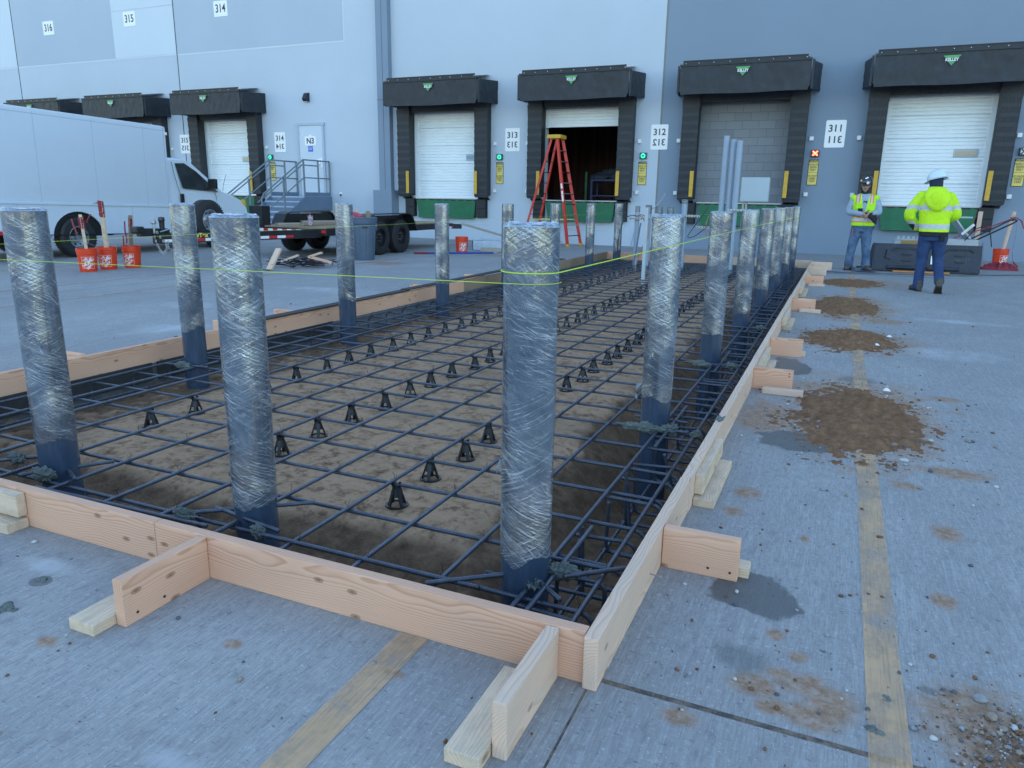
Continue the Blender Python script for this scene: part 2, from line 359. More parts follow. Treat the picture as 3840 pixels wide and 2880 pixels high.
# ------------------------------------------------------------------ soil in the pit
def ss(a, b, x):
    x = max(0, min(1, (x - a) / (b - a))); return x * x * (3 - 2 * x)
def soil_z(x, y):
    n1 = N(x, y, 0, .9); n2 = N(x, y, 3, 3.1); n3 = N(x, y, 5, 9); 
    z = -.117 + .010 * n1 + .006 * n2
    e = .16 * n1 + .07 * n2
    dr = ss(-1.42 + e, -.92 + e, x) * .32
    dl = ss(-3.95 + e * .6, -4.35 + e * .6, x) * .055
    df = ss(2.62 + e * .7, 2.12 + e * .7, y) * .17
    db = ss(15.3 + e, 15.8 + e, y) * .2
    dd = max(dr, dl, df, db)
    loose = min(1, dd / .06)
    z -= dd; z += loose * (.032 * n2 + .030 * n3 + .018 * N(x, y, 8, 22) + .008 * N(x, y, 2, 45)) 
    z += (1 - loose) * .003 * n3
    return z
def soil_mat():
    t = NT('pit_soil'); co = t.co('Object'); g = t.n('ShaderNodeNewGeometry')
    sx = t.n('ShaderNodeSeparateXYZ'); t.l(co, sx.inputs[0])
    n1 = t.noise(co, 1.6, 7, .65); n2 = t.noise(co, 13, 8, .72); n3 = t.noise(co, 70, 4, .7)
    flat = t.ramp(n2, [(.36, (.17, .098, .058)), (.50, (.42, .265, .16)), (.70, (.51, .33, .205))])
    flat = t.mix(t.math('MULTIPLY', t.ramp(n1, [(.50, 0), (.66, 1)]), .65), flat, (.27, .185, .12))
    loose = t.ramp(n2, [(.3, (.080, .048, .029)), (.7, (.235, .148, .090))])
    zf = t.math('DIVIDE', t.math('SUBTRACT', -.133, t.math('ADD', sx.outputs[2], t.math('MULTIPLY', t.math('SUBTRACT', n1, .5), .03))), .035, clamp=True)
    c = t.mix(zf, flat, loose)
    h = t.math('ADD', n2, t.math('MULTIPLY', n3, .35))
    t.set(Base_Color=c, Roughness=.92, Specular_IOR_Level=.15, Normal=t.bump(h, .75, .02)); return t.m
sg = MB(); ys = []; y = PY0
while y < PY1: ys.append(y); y += .022 if y < 4.5 else .035 if y < 7.5 else .08
ys.append(PY1); nx = 170
xs = [PX0 + (PX1 - PX0) * i / nx for i in range(nx + 1)]
sg.add([(x, y, soil_z(x, y)) for y in ys for x in xs], [(j * (nx + 1) + i, j * (nx + 1) + i + 1, (j + 1) * (nx + 1) + i + 1, (j + 1) * (nx + 1) + i) for j in range(len(ys) - 1) for i in range(nx)])
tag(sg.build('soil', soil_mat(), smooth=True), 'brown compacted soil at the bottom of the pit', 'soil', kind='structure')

# ------------------------------------------------------------------ warehouse
WY = 21.0
DOCKS = [-29.15, -24.70, -20.26, -11.52, -7.10, -2.66, 1.80]
DOCKN = ['behind the box truck roof', 'just right of the box truck roof', 'left of the N3 door', 'left of the red ladder', 'behind the red ladder', 'closed with grey blocks', 'behind the two workers']
wh = thing('warehouse', 'large pale blue-grey tilt-up concrete warehouse with a row of loading docks', 'warehouse', (0, WY, 0))
HZ0, HZ1, HW = 1.25, 3.98, 1.17
def wall_part(x0, x1, mat):
    q = MB((0, WY, 0)); holes = [c for c in DOCKS if x0 < c < x1]
    xs = sorted([x0, x1] + [c - HW for c in holes] + [c + HW for c in holes]); zs = [0, HZ0, HZ1, 11.5]
    for i in range(len(xs) - 1):
        for j in range(3):
            if j == 1 and any(abs((xs[i] + xs[i + 1]) / 2 - c) < HW for c in holes): continue
            q.add([(xs[i], WY, zs[j]), (xs[i + 1], WY, zs[j]), (xs[i + 1], WY, zs[j + 1]), (xs[i], WY, zs[j + 1])], [(0, 1, 2, 3)])
    for c in holes:
        a, b = c - HW, c + HW
        for p, r in (((a, HZ0), (a, HZ1)), ((a, HZ1), (b, HZ1)), ((b, HZ1), (b, HZ0)), ((b, HZ0), (a, HZ0))):
            q.add([(p[0], WY, p[1]), (r[0], WY, r[1]), (r[0], WY + .35, r[1]), (p[0], WY + .35, p[1])], [(0, 1, 2, 3)])
    return q.build('wall', mat, wh)
wall_part(-75, -4.885, m_wall)
tag(wall_part(-4.835, 45, m_wall_r), 'darker slate blue stretch of wall at the right')
q = MB((0, WY, 0)); q.box(-4.885, -4.835, WY + .005, WY + .1, 0, 11.5); q.build('sealant_joint', m_seal, wh)
q = MB((0, WY, 0)); q.box(-75, 45, WY + .05, 70, 11.42, 11.5); q.box(-75, -74.8, WY + .05, 70, 0, 11.4); q.box(44.8, 45, WY + .05, 70, 0, 11.4); q.box(-75, 45, 69.8, 70, 0, 11.4)
q.build('roof', m_wall_med, wh)  # unseen roof, end and back walls, added to block the low sun
# sunlit sheds across the yard, behind the camera (they show in the shiny posts)
m_shed = M('shed_wall', (.20, .19, .18), .8, var=.1, scale=.3)
for x0, x1, y, h, lb in ((-70, -14, -70, 10, 'tan warehouse across the yard behind the camera, left one'), (-4, 60, -76, 11, 'tan warehouse across the yard behind the camera, right one')):
    q = MB((x0, y, 0)); q.box(x0, x1, y - 30, y, 0, h); q.box(x0, x1, y - 30, y + .15, h, h + .6)
    for k in range(int((x1 - x0) / 8)): q.box(x0 + 3 + k * 8, x0 + 6 + k * 8, y, y + .1, 1.2, 4.2, 1)
    tag(q.build('far_warehouse', [m_shed, m_blackmetal]), lb, 'warehouse')
# paint panels and reveals, a few mm proud
def sheet(x0, x1, z0, z1, y, mat, name='wall_panel'):
    q = MB((0, WY, 0)); q.box(x0, x1, y - .004, y + .03, z0, z1); return q.build(name, mat, wh)
sheet(-40, -31.09, 6.12, 11.5, WY, m_wall_pale); sheet(-31.03, -25.50, 6.12, 11.5, WY, m_wall_med)
sheet(-25.49, -22.43, 6.12, 11.5, WY, m_wall_pale); sheet(-22.37, -15.22, 6.10, 11.5, WY, m_wall_med)
for x0, x1, z in ((-40, -31.09, 6.06), (-31.03, -22.43, 6.06), (-22.37, -15.18, 6.04)): sheet(x0, x1, z, z + .045, WY - .002, m_wall_pale, 'reveal')
sheet(-15.215, -15.175, 6.09, 11.5, WY - .002, m_wall_pale, 'reveal')
sheet(-25.49, -22.43, 7.69, 7.72, WY - .004, m_wall, 'reveal')
for x in (-31.06, -22.40): sheet(x - .018, x + .018, 0, 11.5, WY - .001, m_jointline, 'panel_joint')
for i in range(5):
    q = MB((0, WY, 0)); z = (.52, .46, .40, .49, .53)[i]; x = (-12.3, -11.7, -7.9, -3.6, .7)[i]
    q.box(x, x + 1.7, WY - .004, WY + .02, z, z + .02); q.build('score_line', m_wall_med if x < -4.9 else m_pilaster, wh)
# pilaster (boxed downspout)
q = MB((0, WY, 0)); q.box(-13.87, -13.44, WY - .2, WY + .02, 1.48, 11.5); q.box(-13.98, -13.29, WY - .42, WY + .02, 0, 1.48); q.mi = 1
q.box(-13.662, -13.650, WY - .204, WY - .19, 1.5, 11.5); q.box(-13.875, -13.437, WY - .205, WY - .1, 4.22, 4.235)
q.build('pilaster', [m_pilaster, m_jointline], wh)
# ribbed overhead doors, recessed in the openings
def door_mesh(z0, z1, hw):
    q = MB((0, WY, 0)); prof = []; z = z0; k = 0
    while z < z1 - .001:
        zz = min(z + .0885, z1); y = WY + .13
        seam = (k % 6 == 5)
        prof += [(y + .006, z + .004), (y - .006, z + .016), (y - .006, zz - .018 - (.006 if seam else 0)), (y + (.035 if seam else .014), zz - .007)]; z = zz; k += 1
    vs = []
    for yy, z in prof: vs += [(-hw, yy, z), (hw, yy, z)]
    q.add(vs, [(2 * i, 2 * i + 1, 2 * i + 3, 2 * i + 2) for i in range(len(prof) - 1)])
    q.box(-hw - .2, -hw + .02, WY + .1, WY + .16, z0, 3.98); q.box(hw - .02, hw + .2, WY + .1, WY + .16, z0, 3.98)
    return q
m_glow = M('door_glass', (.52, .42, .28), .15, var=.05)
dm = None
for i, c in enumerate(DOCKS):
    if i == 5: continue
    q = door_mesh(1.25 if i != 4 else 3.30, 3.98 + .05, 1.08); d = q.build('overhead_door', m_door, wh, angle=20); d.location = (c, 0, 0)
    if i == 4: tag(d, 'white ribbed dock door raised, its opening dark')
    if i not in (4, 0):
        wq = MB(); x0 = .42 if i != 3 else .62
        wq.box(x0, x0 + .52, .108, .14, 2.40, 2.58, 0, .02); wq.mi = 1; wq.box(x0 + .035, x0 + .485, .104, .12, 2.435, 2.545, None, .015)
        wq.build('window', [m_panel, m_glow if i > 3 or i == 2 else m_pvc], d)
# grey block infill at one dock
def block_mat():
    t = NT('cmu_block'); co = t.co('Object', (1, 1, 1), (0, 0, 0), (PI / 2, 0, 0)); br = t.n('ShaderNodeTexBrick'); t.l(co, br.inputs[0])
    br.inputs['Scale'].default_value = 1; br.inputs['Brick Width'].default_value = .42; br.inputs['Row Height'].default_value = .21
    br.inputs['Mortar Size'].default_value = .006; br.inputs['Color1'].default_value = (.21, .222, .238, 1); br.inputs['Color2'].default_value = (.245, .258, .275, 1); br.inputs['Mortar'].default_value = (.15, .16, .175, 1)
    br.inputs['Mortar Smooth'].default_value = .3
    n = t.noise(t.co(), 40, 5, .7); c = t.mix(t.math('MULTIPLY', n, .25), br.outputs[0], (.12, .125, .13))
    h = t.math('SUBTRACT', t.math('MULTIPLY', n, .4), br.outputs['Fac'])
    t.set(Base_Color=c, Roughness=.9, Normal=t.bump(h, .6, .008)); return t.m
q = MB((0, WY, 0)); q.box(-2.66 - HW, -2.66 + HW, WY + .16, WY + .3, 1.2, 4.0); q.build('block_infill', block_mat(), wh)
# dark bay behind the open dock
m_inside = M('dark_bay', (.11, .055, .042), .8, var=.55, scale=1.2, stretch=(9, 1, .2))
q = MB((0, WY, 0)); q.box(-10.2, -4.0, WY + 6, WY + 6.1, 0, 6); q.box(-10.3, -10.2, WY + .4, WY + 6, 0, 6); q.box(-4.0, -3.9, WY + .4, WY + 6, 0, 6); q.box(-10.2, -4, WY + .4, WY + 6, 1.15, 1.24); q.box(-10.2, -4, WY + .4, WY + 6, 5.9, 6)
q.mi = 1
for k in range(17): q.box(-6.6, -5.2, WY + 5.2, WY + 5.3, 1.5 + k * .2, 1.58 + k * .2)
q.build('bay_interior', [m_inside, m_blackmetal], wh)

# ------------------------------------------------------------------ loading dock equipment (built once, then copied)
def make_shelter():
    t = thing('dock_shelter', 'x', 'dock shelter', (0, WY, 0), 0, 'black dock shelters along the warehouse wall')
    FY = -1.0
    q = MB()
    def front(u, v):
        x = -1.55 + 3.10 * u; z = 4.585 - .68 * v
        sag = .02 * math.sin(u * 9) * v
        wr = .016 * N(u * 22, v * 3, 1) * (1 - .4 * v) + .01 * N(u * 60, v * 2 + u * 14, 4) * (1 - v)
        rc = .03 * (max(0, abs(u - .5) - .485) / .015) ** 2 * (v > .93)
        return Vector((x + (rc if u < .5 else -rc), FY - .02 - wr - .012 * v, z + sag * .5 + (rc * .8 if v > .93 else 0)))
    q.grid(front, 90, 16)
    q.grid(lambda u, v: front(u, v) + Vector((0, .012, 0)), 90, 16)
    q.build('header_curtain', m_vinyl, t, smooth=True)
    q = MB(); q.box(-1.56, 1.56, FY - .045, FY - .005, 4.575, 4.625); q.add([(-1.5, FY, 4.615), (1.46, FY, 4.615), (1.46, -.02, 4.82), (-1.5, -.02, 4.82)], [(0, 1, 2, 3)])
    q.add([(-1.5, FY + .04, 4.63), (1.46, FY + .04, 4.63), (1.46, FY + .04, 4.71), (-1.5, FY + .04, 4.71)], [(0, 1, 2, 3)]); q.box(-1.5, 1.46, FY + .03, FY + .06, 4.70, 4.72)
    tf = q.build('top_flap', m_vinyl, t)
    q = MB()
    for k in range(9): q.box(-1.44 + k * .355 + .03 * math.sin(k * 5), -1.425 + k * .355 + .03 * math.sin(k * 5), FY + .025, FY + .04, 4.645, 4.66)
    q.build('rivets', m_white, tf)
    for s in (-1, 1):
        q = MB()
        def side(u, v):
            x = s * (1.60 + .15 * u); y = FY + .02 + .96 * u; z = 4.60 - .655 * v + (.06 * (u - .5) if v < .5 else .05 * u)
            return Vector((x + .018 * N(u * 7, v * 5, 2 + s), y, z))
        q.grid(side, 16, 12); q.grid(lambda u, v: side(u, v) + Vector((-.02 * s, 0, 0)), 16, 12)
        q.grid(lambda u, v: Vector((s * (1.57 + .05 * u), FY + .015, 4.60 - .66 * v)), 1, 8)
        q.build('side_curtain', m_vinyl, t, smooth=True)
        # foam pad with overlapping wear flaps
        q = MB(); q.box(s * 1.15, s * 1.54, -.33, -.01, 1.36, 4.1, None, .02)
        q.add([(s * 1.16, -.32, 1.37), (s * 1.53, -.32, 1.37), (s * 1.53, -.01, 1.22), (s * 1.16, -.01, 1.22)], [(0, 1, 2, 3)])
        pad = q.build('side_pad', m_pad, t)
        q = MB(); z = 4.1; k = 0
        while z > 1.5:
            x0, x1 = sorted((s * (1.13 - .012 * (k == 1)), s * (1.565 + .012 * (k == 1)))); h = .262; r = .05
            poly = [(x0, 0), (x0, -h + r), (x0 + r * .3, -h + r * .3), (x0 + r, -h), (x1 - r, -h), (x1 - r * .3, -h + r * .3), (x1, -h + r), (x1, 0)]
            Mx = Matrix.Translation((0, -.335, z)) @ Matrix.Rotation(PI / 2 + .13, 4, 'X')
            q.prism(poly, .012, Mx)
            z -= .212; k += 1
        q.build('wear_flaps', m_pad, pad)
        q = MB(); xx = s * (1.20 if s < 0 else 1.19)
        q.box(xx - .05, xx + .05, -.378, -.352, 1.40, 2.07, None, .004); q.build('guide_stripe', m_yellow, t)
        q = MB()
        for z in (1.45, 2.82): q.box(s * 1.68 - .05, s * 1.68 + .05, -.06, -.004, z, z + .10, None, .01)
        q.build('wall_bracket', m_white, t)
    q = MB(); q.box(-1.15, 1.15, -.25, -.02, 3.80, 4.1, None, .02); q.build('head_pad', m_pad, t)
    # triangle badge with the maker's lettering
    q = MB(); FYB = FY - .075
    q.add([(-.185, FYB, 4.50), (.165, FYB, 4.50), (.115, FYB, 4.445), (-.135, FYB, 4.445)], [(0, 1, 2, 3)])
    q.add([(-.085, FYB, 4.375), (.065, FYB, 4.375), (-.01, FYB, 4.285)], [(0, 1, 2)])
    bd = q.build('badge', M('badge_green', (.09, .36, .10), .5), t)
    text('badge_lettering', 'KELLEY', .088, m_white, bd, (-.01, FYB - .003, 4.408), bold=.003, sx=.9)
    return t
def make_leveler():
    t = thing('dock_leveler', 'x', 'dock leveler', (0, WY, 0), 0, 'green dock levelers')
    q = MB(); q.add([(-1.05, -.14, 1.19), (1.05, -.14, 1.19), (.995, -.12, .68), (-.97, -.12, .68), (-1.05, -.01, 1.19), (1.05, -.01, 1.19), (.995, -.01, .68), (-.97, -.01, .68)],
                    [(0, 1, 2, 3), (4, 7, 6, 5), (0, 3, 7, 4), (1, 5, 6, 2), (3, 2, 6, 7), (0, 4, 5, 1)])
    q.box(-.97, .99, -.165, -.118, .66, .745)
    q.build('lip_plate', m_green, t)
    q = MB(); q.box(-1.08, 1.08, -.08, -.01, 1.19, 1.25); q.mi = 1
    for k in range(8): q.box(-.98 + k * .27, -.90 + k * .27, -.13, -.07, 1.185, 1.215)
    q.mi = 2; q.box(-1.1, 1.1, -.10, .1, 1.235, 1.262)
    q.build('hinge', [m_black, m_green, m_steel], t)
    return t
def make_bumper():
    q = MB((0, WY, 0))
    for k in range(2): q.box(-.16, .16, WY - .16, WY - .004, .70 + k * .275, .97 + k * .275, None, .012)
    q.box(-.175, .175, WY - .05, WY - .003, .69, 1.255)
    o = q.build('dock_bumper', m_rubber); return tag(o, 'x', 'dock bumper', 'black rubber dock bumpers')
sh0, lv0, bp0 = make_shelter(), make_leveler(), make_bumper()
for i, c in enumerate(DOCKS):
    sh = sh0 if i == 0 else dup(sh0); sh.location = (c, WY, 0); sh['label'] = 'black dock shelter with hanging curtain at the dock ' + DOCKN[i]
    if i < 2: continue
    lv = lv0 if i == 2 else dup(lv0); lv.location = (c + .03, WY, 0); lv['label'] = 'green dock leveler plate at the dock ' + DOCKN[i]
    for s in (-1, 1):
        b = bp0 if (i == 2 and s < 0) else dup(bp0); b.location = (c + s * 1.26, WY, 0)
        b['label'] = 'black bumper %s of the green plate at the dock %s' % ('left' if s < 0 else 'right', DOCKN[i])

# ------------------------------------------------------------------ signs and signal lights
def plate_poly(wd, h, r=.03):
    p = []
    for cx, cy, a0 in ((wd / 2 - r, h / 2 - r, 0), (-wd / 2 + r, h / 2 - r, 90), (-wd / 2 + r, -h / 2 + r, 180), (wd / 2 - r, -h / 2 + r, 270)):
        for k in range(4): a = math.radians(a0 + k * 30); p.append((cx + r * math.cos(a), cy + r * math.sin(a)))
    return p
RX = Matrix.Rotation(PI / 2, 4, 'X')
m_signwhite = M('sign_white', (.86, .86, .85), .45, var=.02)
def number_sign(num, x, double, label, z, wd, h):
    t = thing('number_sign', label, 'sign', (x, WY - .003, z), 0, 'white dock number signs')
    q = MB(); q.prism(plate_poly(wd, h), .01, RX); q.build('plate', m_signwhite, t)
    if double:
        text('lettering', num, .235, m_letter, t, (0, -.013, .125), bold=.004)
        text('lettering', num, .235, m_letter, t, (0, -.013, -.145), bold=.004, mirror=True)
    else: text('lettering', num, .36, m_letter, t, (0, -.013, 0), bold=.005, sx=.85)
for n, x, wd in (('315', -22.39, '315 sign by the white truck cab'), ('314', -18.0, '314 sign left of the N3 door'), ('313', -9.28, '313 sign left of the red ladder'), ('312', -4.88, '312 sign right of the open dock'), ('311', -.44, '311 sign above the worker in the black helmet')):
    number_sign(n, x, True, 'white plate with mirrored digits, the ' + wd, 2.975 + (.06 if x < -15 else 0), .47, .655)
for n, x in (('316', -28.97), ('315', -24.58), ('314', -20.22)):
    number_sign(n, x, False, 'square white plate reading %s high on the wall' % n, 7.40, .60, .49)
m_red = M('red_lens', (.6, .05, .03), .3)
m_glass_g = emit('green_lamp', (.03, .75, .38), .45); m_glass_r = emit('red_lamp', (1, .14, .06), 1.3)
m_housing_g = M('signal_green', (.01, .10, .05), .5)
for x, col, wd in ((-18.43, 'g', 'left of the N3 door'), (-9.68, 'g', 'left of the red ladder'), (-5.29, 'g', 'beside the open dock'), (-.855, 'r', 'right of the blocked-up dock'), (3.62, 'n', 'at the right edge')):
    z = 2.485 + (.06 if x < -15 else 0) + (.025 if x > -2 else 0)
    t = thing('signal_light', {'g': 'small green dock signal light ', 'r': 'small red dock signal light with a cross ', 'n': 'unlit dock signal light '}[col] + wd, 'signal light', (x, WY, z))
    q = MB(); q.box(-.095, .095, -.07, -.003, -.085, .085, None, .008); q.build('housing', m_housing_g if col == 'g' else m_black, t)
    if col == 'g':
        q = MB(); q.lathe([(0, .074), (.03, .074), (.062, .072), (.062, .06)], n=20); q.v = [RX @ v for v in q.v]; q.build('lamp', m_glass_g, t)
        q = MB(); q.lathe([(0, .077), (.032, .077), (.032, .07)], n=12); q.v = [RX @ v for v in q.v]; q.build('lamp_centre', m_housing_g, t)
    else:
        q = MB(); q.box(-.07, .07, -.076, -.06, -.062, .062); q.build('lamp', m_red if col == 'r' else m_white, t)
        q = MB(); q.bar((-.06, -.08, -.055), (.06, -.08, .055), .01, .03); q.bar((-.06, -.0805, .055), (.06, -.0805, -.055), .01, .03)
        q.build('cross', m_glass_r if col == 'r' else m_letter, t)
for x, wd in ((-18.39, 'behind the stair railing'), (-9.685, 'left of the red ladder'), (-5.30, 'beside the open dock'), (-.865, 'right of the blocked-up dock'), (3.60, 'at the right edge of the view')):
    z = 2.02 + (.06 if x < -15 else 0) + (.025 if x > -2 else 0)
    t = thing('caution_sign', 'tall yellow caution sign reading move on green only, ' + wd, 'sign', (x, WY - .003, z), 0, 'yellow caution signs')
    q = MB(); q.box(-.12, .12, -.008, 0, -.315, .315); q.mi = 1; q.box(-.108, .108, -.011, -.004, -.302, -.003); q.box(-.108, .108, -.011, -.004, .004, .248)
    q.build('plate', [m_black, m_sign_y], t)
    text('heading', '\u26a0CAUTION' if False else 'CAUTION', .048, m_sign_y, t, (.012, -.013, .276), bold=.001)
    text('lettering', 'MOVE ON\nGREEN\nONLY', .073, m_letter, t, (0, -.014, .127), sx=.72)
    text('lettering', 'MOVE ON\nGREEN\nONLY', .073, m_letter, t, (0, -.014, -.152), sx=.72, mirror=True)
# wall lamp
t = thing('wall_lamp', 'dark wedge-shaped wall lamp above the N3 door', 'wall lamp', (-16.75, WY, 4.30))
q = MB(); q.add([(-.09, -.003, .28), (.09, -.003, .28), (.09, -.003, 0), (-.09, -.003, 0), (-.075, -.09, .26), (.075, -.09, .26), (.085, -.19, .07), (-.085, -.19, .07), (-.06, -.15, 0), (.06, -.15, 0)],
                [(0, 1, 5, 4), (4, 5, 6, 7), (7, 6, 9, 8), (8, 9, 2, 3), (0, 4, 7, 3), (7, 8, 3), (1, 2, 6, 5), (6, 2, 9)])
q.build('shade', m_blackmetal, t)
q = MB(); q.box(-.05, .05, -.13, -.03, -.012, .0); q.build('lens', m_white, t)
# N3 door
q = MB((0, WY, 0)); q.box(-17.24, -17.16, WY - .05, WY + .02, 1.25, 3.62); q.box(-16.2, -16.12, WY - .05, WY + .02, 1.25, 3.62); q.box(-17.27, -16.09, WY - .06, WY + .02, 3.55, 3.63)
q.build('door_frame', m_wall_med, wh)
q = MB((0, WY, 0)); q.box(-17.155, -16.205, WY - .03, WY + .01, 1.27, 3.55); dr = q.build('door', m_wall_pale, wh); tag(dr, 'pale blue personnel door marked N3')
q = MB((0, WY, 0)); q.box(-16.30, -16.22, WY - .05, WY - .03, 2.2, 2.5); q.box(-16.42, -16.28, WY - .09, WY - .045, 2.30, 2.36); q.box(-16.40, -16.30, WY - .08, WY - .03, 2.40, 2.48); q.build('handle', m_signwhite, dr)
q = MB((0, WY, 0)); 
for z in (1.6, 2.4, 3.25): q.box(-17.17, -17.15, WY - .055, WY - .03, z, z + .14)
q.build('hinge', m_steel, dr)
t = thing('door_sign', 'small white plate reading N3 on the pale door', 'sign', (-16.69, WY - .031, 3.06))
q = MB(); q.prism(plate_poly(.46, .29), .006, RX); q.box(-.045, .045, -.005, 0, .145, .20); q.build('plate', m_signwhite, t); text('lettering', 'N3', .25, m_letter, t, (0, -.009, -.01), bold=.006)
t = thing('door_notice', 'small blue notice below the N3 plate', 'sign', (-16.70, WY - .031, 2.80))
q = MB(); q.box(-.10, .10, -.005, 0, -.09, .09); q.build('plate', M('notice_blue', (.03, .12, .55), .5), t); text('lettering', 'DO NOT\nBLOCK', .055, m_signwhite, t, (0, -.008, .0), sx=.8)
q = MB((-15.55, WY, 1.25)); q.box(-15.60, -15.50, WY - .02, WY - .003, 1.26, 1.40); q.mi = 1; q.box(-15.59, -15.51, WY - .023, WY - .015, 1.27, 1.34)
tag(q.build('wall_tag', [m_signwhite, m_black]), 'tiny dark tag on the wall left of the pilaster', 'tag')
# ------------------------------------------------------------------ access stairs at the N3 door
SX0, SX1, SY = -17.35, -15.92, 19.62
t = thing('access_stairs', 'grey steel stairs and railed landing up to the N3 door', 'stairs', (-16.6, 19.6, 0)); o = (-16.6, 19.6, 0)
q = MB(o); q.box(SX0, SX1, SY, WY - .01, 1.20, 1.25); q.build('landing', m_tread, t)
q = MB(o)
for x in (SX0 - .01, SX1 - .02):
    prof = [(WY - .02, 1.245), (SY - .02, 1.245), (17.52, 0), (18.35, 0), (19.45, .82), (WY - .02, .82)]
    Mx = Matrix(((0, 0, 1, x), (1, 0, 0, 0), (0, 1, 0, 0), (0, 0, 0, 1)))
    q.prism(prof, .03, Mx)
q.build('stringer', m_stairpanel, t)
q = MB(o); n = 7
for k in range(n):
    z = 1.25 - (k + 1) * 1.25 / (n + 1); y = SY - k * .28
    q.box(SX0 + .02, SX1 - .02, y - .30, y, z - .04, z)
tr = q.build('tread', m_tread, t)
q = MB(o)
for k in range(n + 1):
    z = 1.25 - (k + 1) * 1.25 / (n + 1); y = SY - k * .28
    q.box(SX0 + .03, SX1 - .03, y - .01, y - .004, z, z + 1.25 / (n + 1) - .045)
q.build('riser', m_stairpanel, t)
sl = 1.25 / (.28 * 7.8)
for x in (SX0 + .03, SX1 - .03):
    q = MB(o); y1 = 17.75; dz = (SY - y1) * sl
    q.tube([(x, WY - .05, 2.38), (x, SY, 2.38), (x, y1, 2.38 - dz), (x, y1 - .1, 2.38 - dz - .14), (x, y1 - .1, .02)], .024, 8)
    q.tube([(x, WY - .05, 1.83), (x, SY, 1.83), (x, y1 - .1, 1.83 - dz - .06)], .02, 8)
    q.tube([(x - .07, WY - .6, 2.22), (x - .07, SY + .02, 2.22), (x - .07, y1 - .2, 2.22 - dz - .1)], .02, 8)
    q.build('handrail', m_rail, t, smooth=True)
    for y, z0, z1 in ((WY - .06, 1.25, 2.38), (20.35, 1.25, 2.38), (SY + .01, 1.2, 2.38), (18.65, .6, 1.77)):
        q = MB(o); q.box(x - .022, x + .022, y - .022, y + .022, z0, z1); q.build('post', m_rail, t)
    q = MB(o); q.box(x - .006, x + .006, SY, WY - .05, 1.25, 1.38); q.build('toe_board', m_stairpanel, t)
q = MB((-17.2, 18.2, 0)); q.lathe([(0, 1.13), (.06, 1.12), (.085, 1.09), (.09, 1.05), (.09, 0)], (-17.2, 18.2, 0), 20)
tag(q.build('bollard', m_yellow, smooth=True), 'yellow steel bollard beyond the truck nose', 'bollard')

# ------------------------------------------------------------------ timber form: boards lie with local X along the length
BH = .157
def board(name, x0, x1, y0, y1, z0, z1, mat, label=None, cat='board', group=None, parent=None, rz=0, bev=.004, tilt=0):
    lx, ly, lz = x1 - x0, y1 - y0, z1 - z0; along_y = ly > lx
    L, T = (ly, lx) if along_y else (lx, ly)
    q = MB(); q.box(-L / 2, L / 2, -T / 2, T / 2, -lz / 2, lz / 2, None, bev)
    b = q.build(name, mat, parent); b.location = ((x0 + x1) / 2, (y0 + y1) / 2, (z0 + z1) / 2)
    b.rotation_euler = (tilt, 0, (PI / 2 if along_y else 0) + rz)
    return tag(b, label, cat, group)
GF = 'boards of the timber form'
board('form_board', -2.10, -.508, 1.68, 1.718, 0, BH, w_fir, 'pinkish front form board that meets the near right corner', 'form board', GF)
board('form_board', -4.82, -2.104, 1.682, 1.720, 0, BH - .001, w_fir, 'pinkish front form board continuing out of the left edge', 'form board', GF)
for i, (a, b, dx, lb) in enumerate(((1.66, 2.95, 0, 'pale near right form board whose ringed end shows at the corner'), (2.953, 5.6, .002, 'pale right form board with a mortar smear on its top edge'), (5.603, 9.9, 0, 'right form board midway along beside the dirt piles'), (9.903, 16.2, .003, 'farthest right form board near the workers'))):
    board('form_board', -.506 + dx, -.466 + dx, a, b, 0, BH, w_pale, lb, 'form board', GF)
for i, (a, b, lb) in enumerate(((1.72, 4.95, 'left form board behind the two leftmost wrapped posts'), (4.953, 9.2, 'left form board under the black felt strip'), (9.203, 16.2, 'farthest left form board toward the ladder'))):
    board('form_board', -4.82, -4.782, a, b, 0, BH, w_fir if i < 2 else w_brown, lb, 'form board', GF)
board('form_board', -4.78, -2.4, 16.162, 16.20, 0, BH, w_fir, 'rear form board at the left far corner', 'form board', GF)
board('form_board', -2.397, -.507, 16.162, 16.20, 0, BH, w_pale, 'rear form board at the right far corner', 'form board', GF)
q = MB((-1.0, 3.9, BH)); q.grid(lambda u, v: Vector((-.507 + .043 * u, 3.84 + .10 * v + .02 * math.sin(u * 8), BH + .002 + .003 * math.sin(u * 3) * math.sin(v * 3))), 6, 8)
tag(q.build('mortar_smear', m_mortar), 'dark mortar smear on top of the right form board', 'mortar')
GB, GC = 'short brace boards outside the form', 'cleats nailed beside the brace boards'
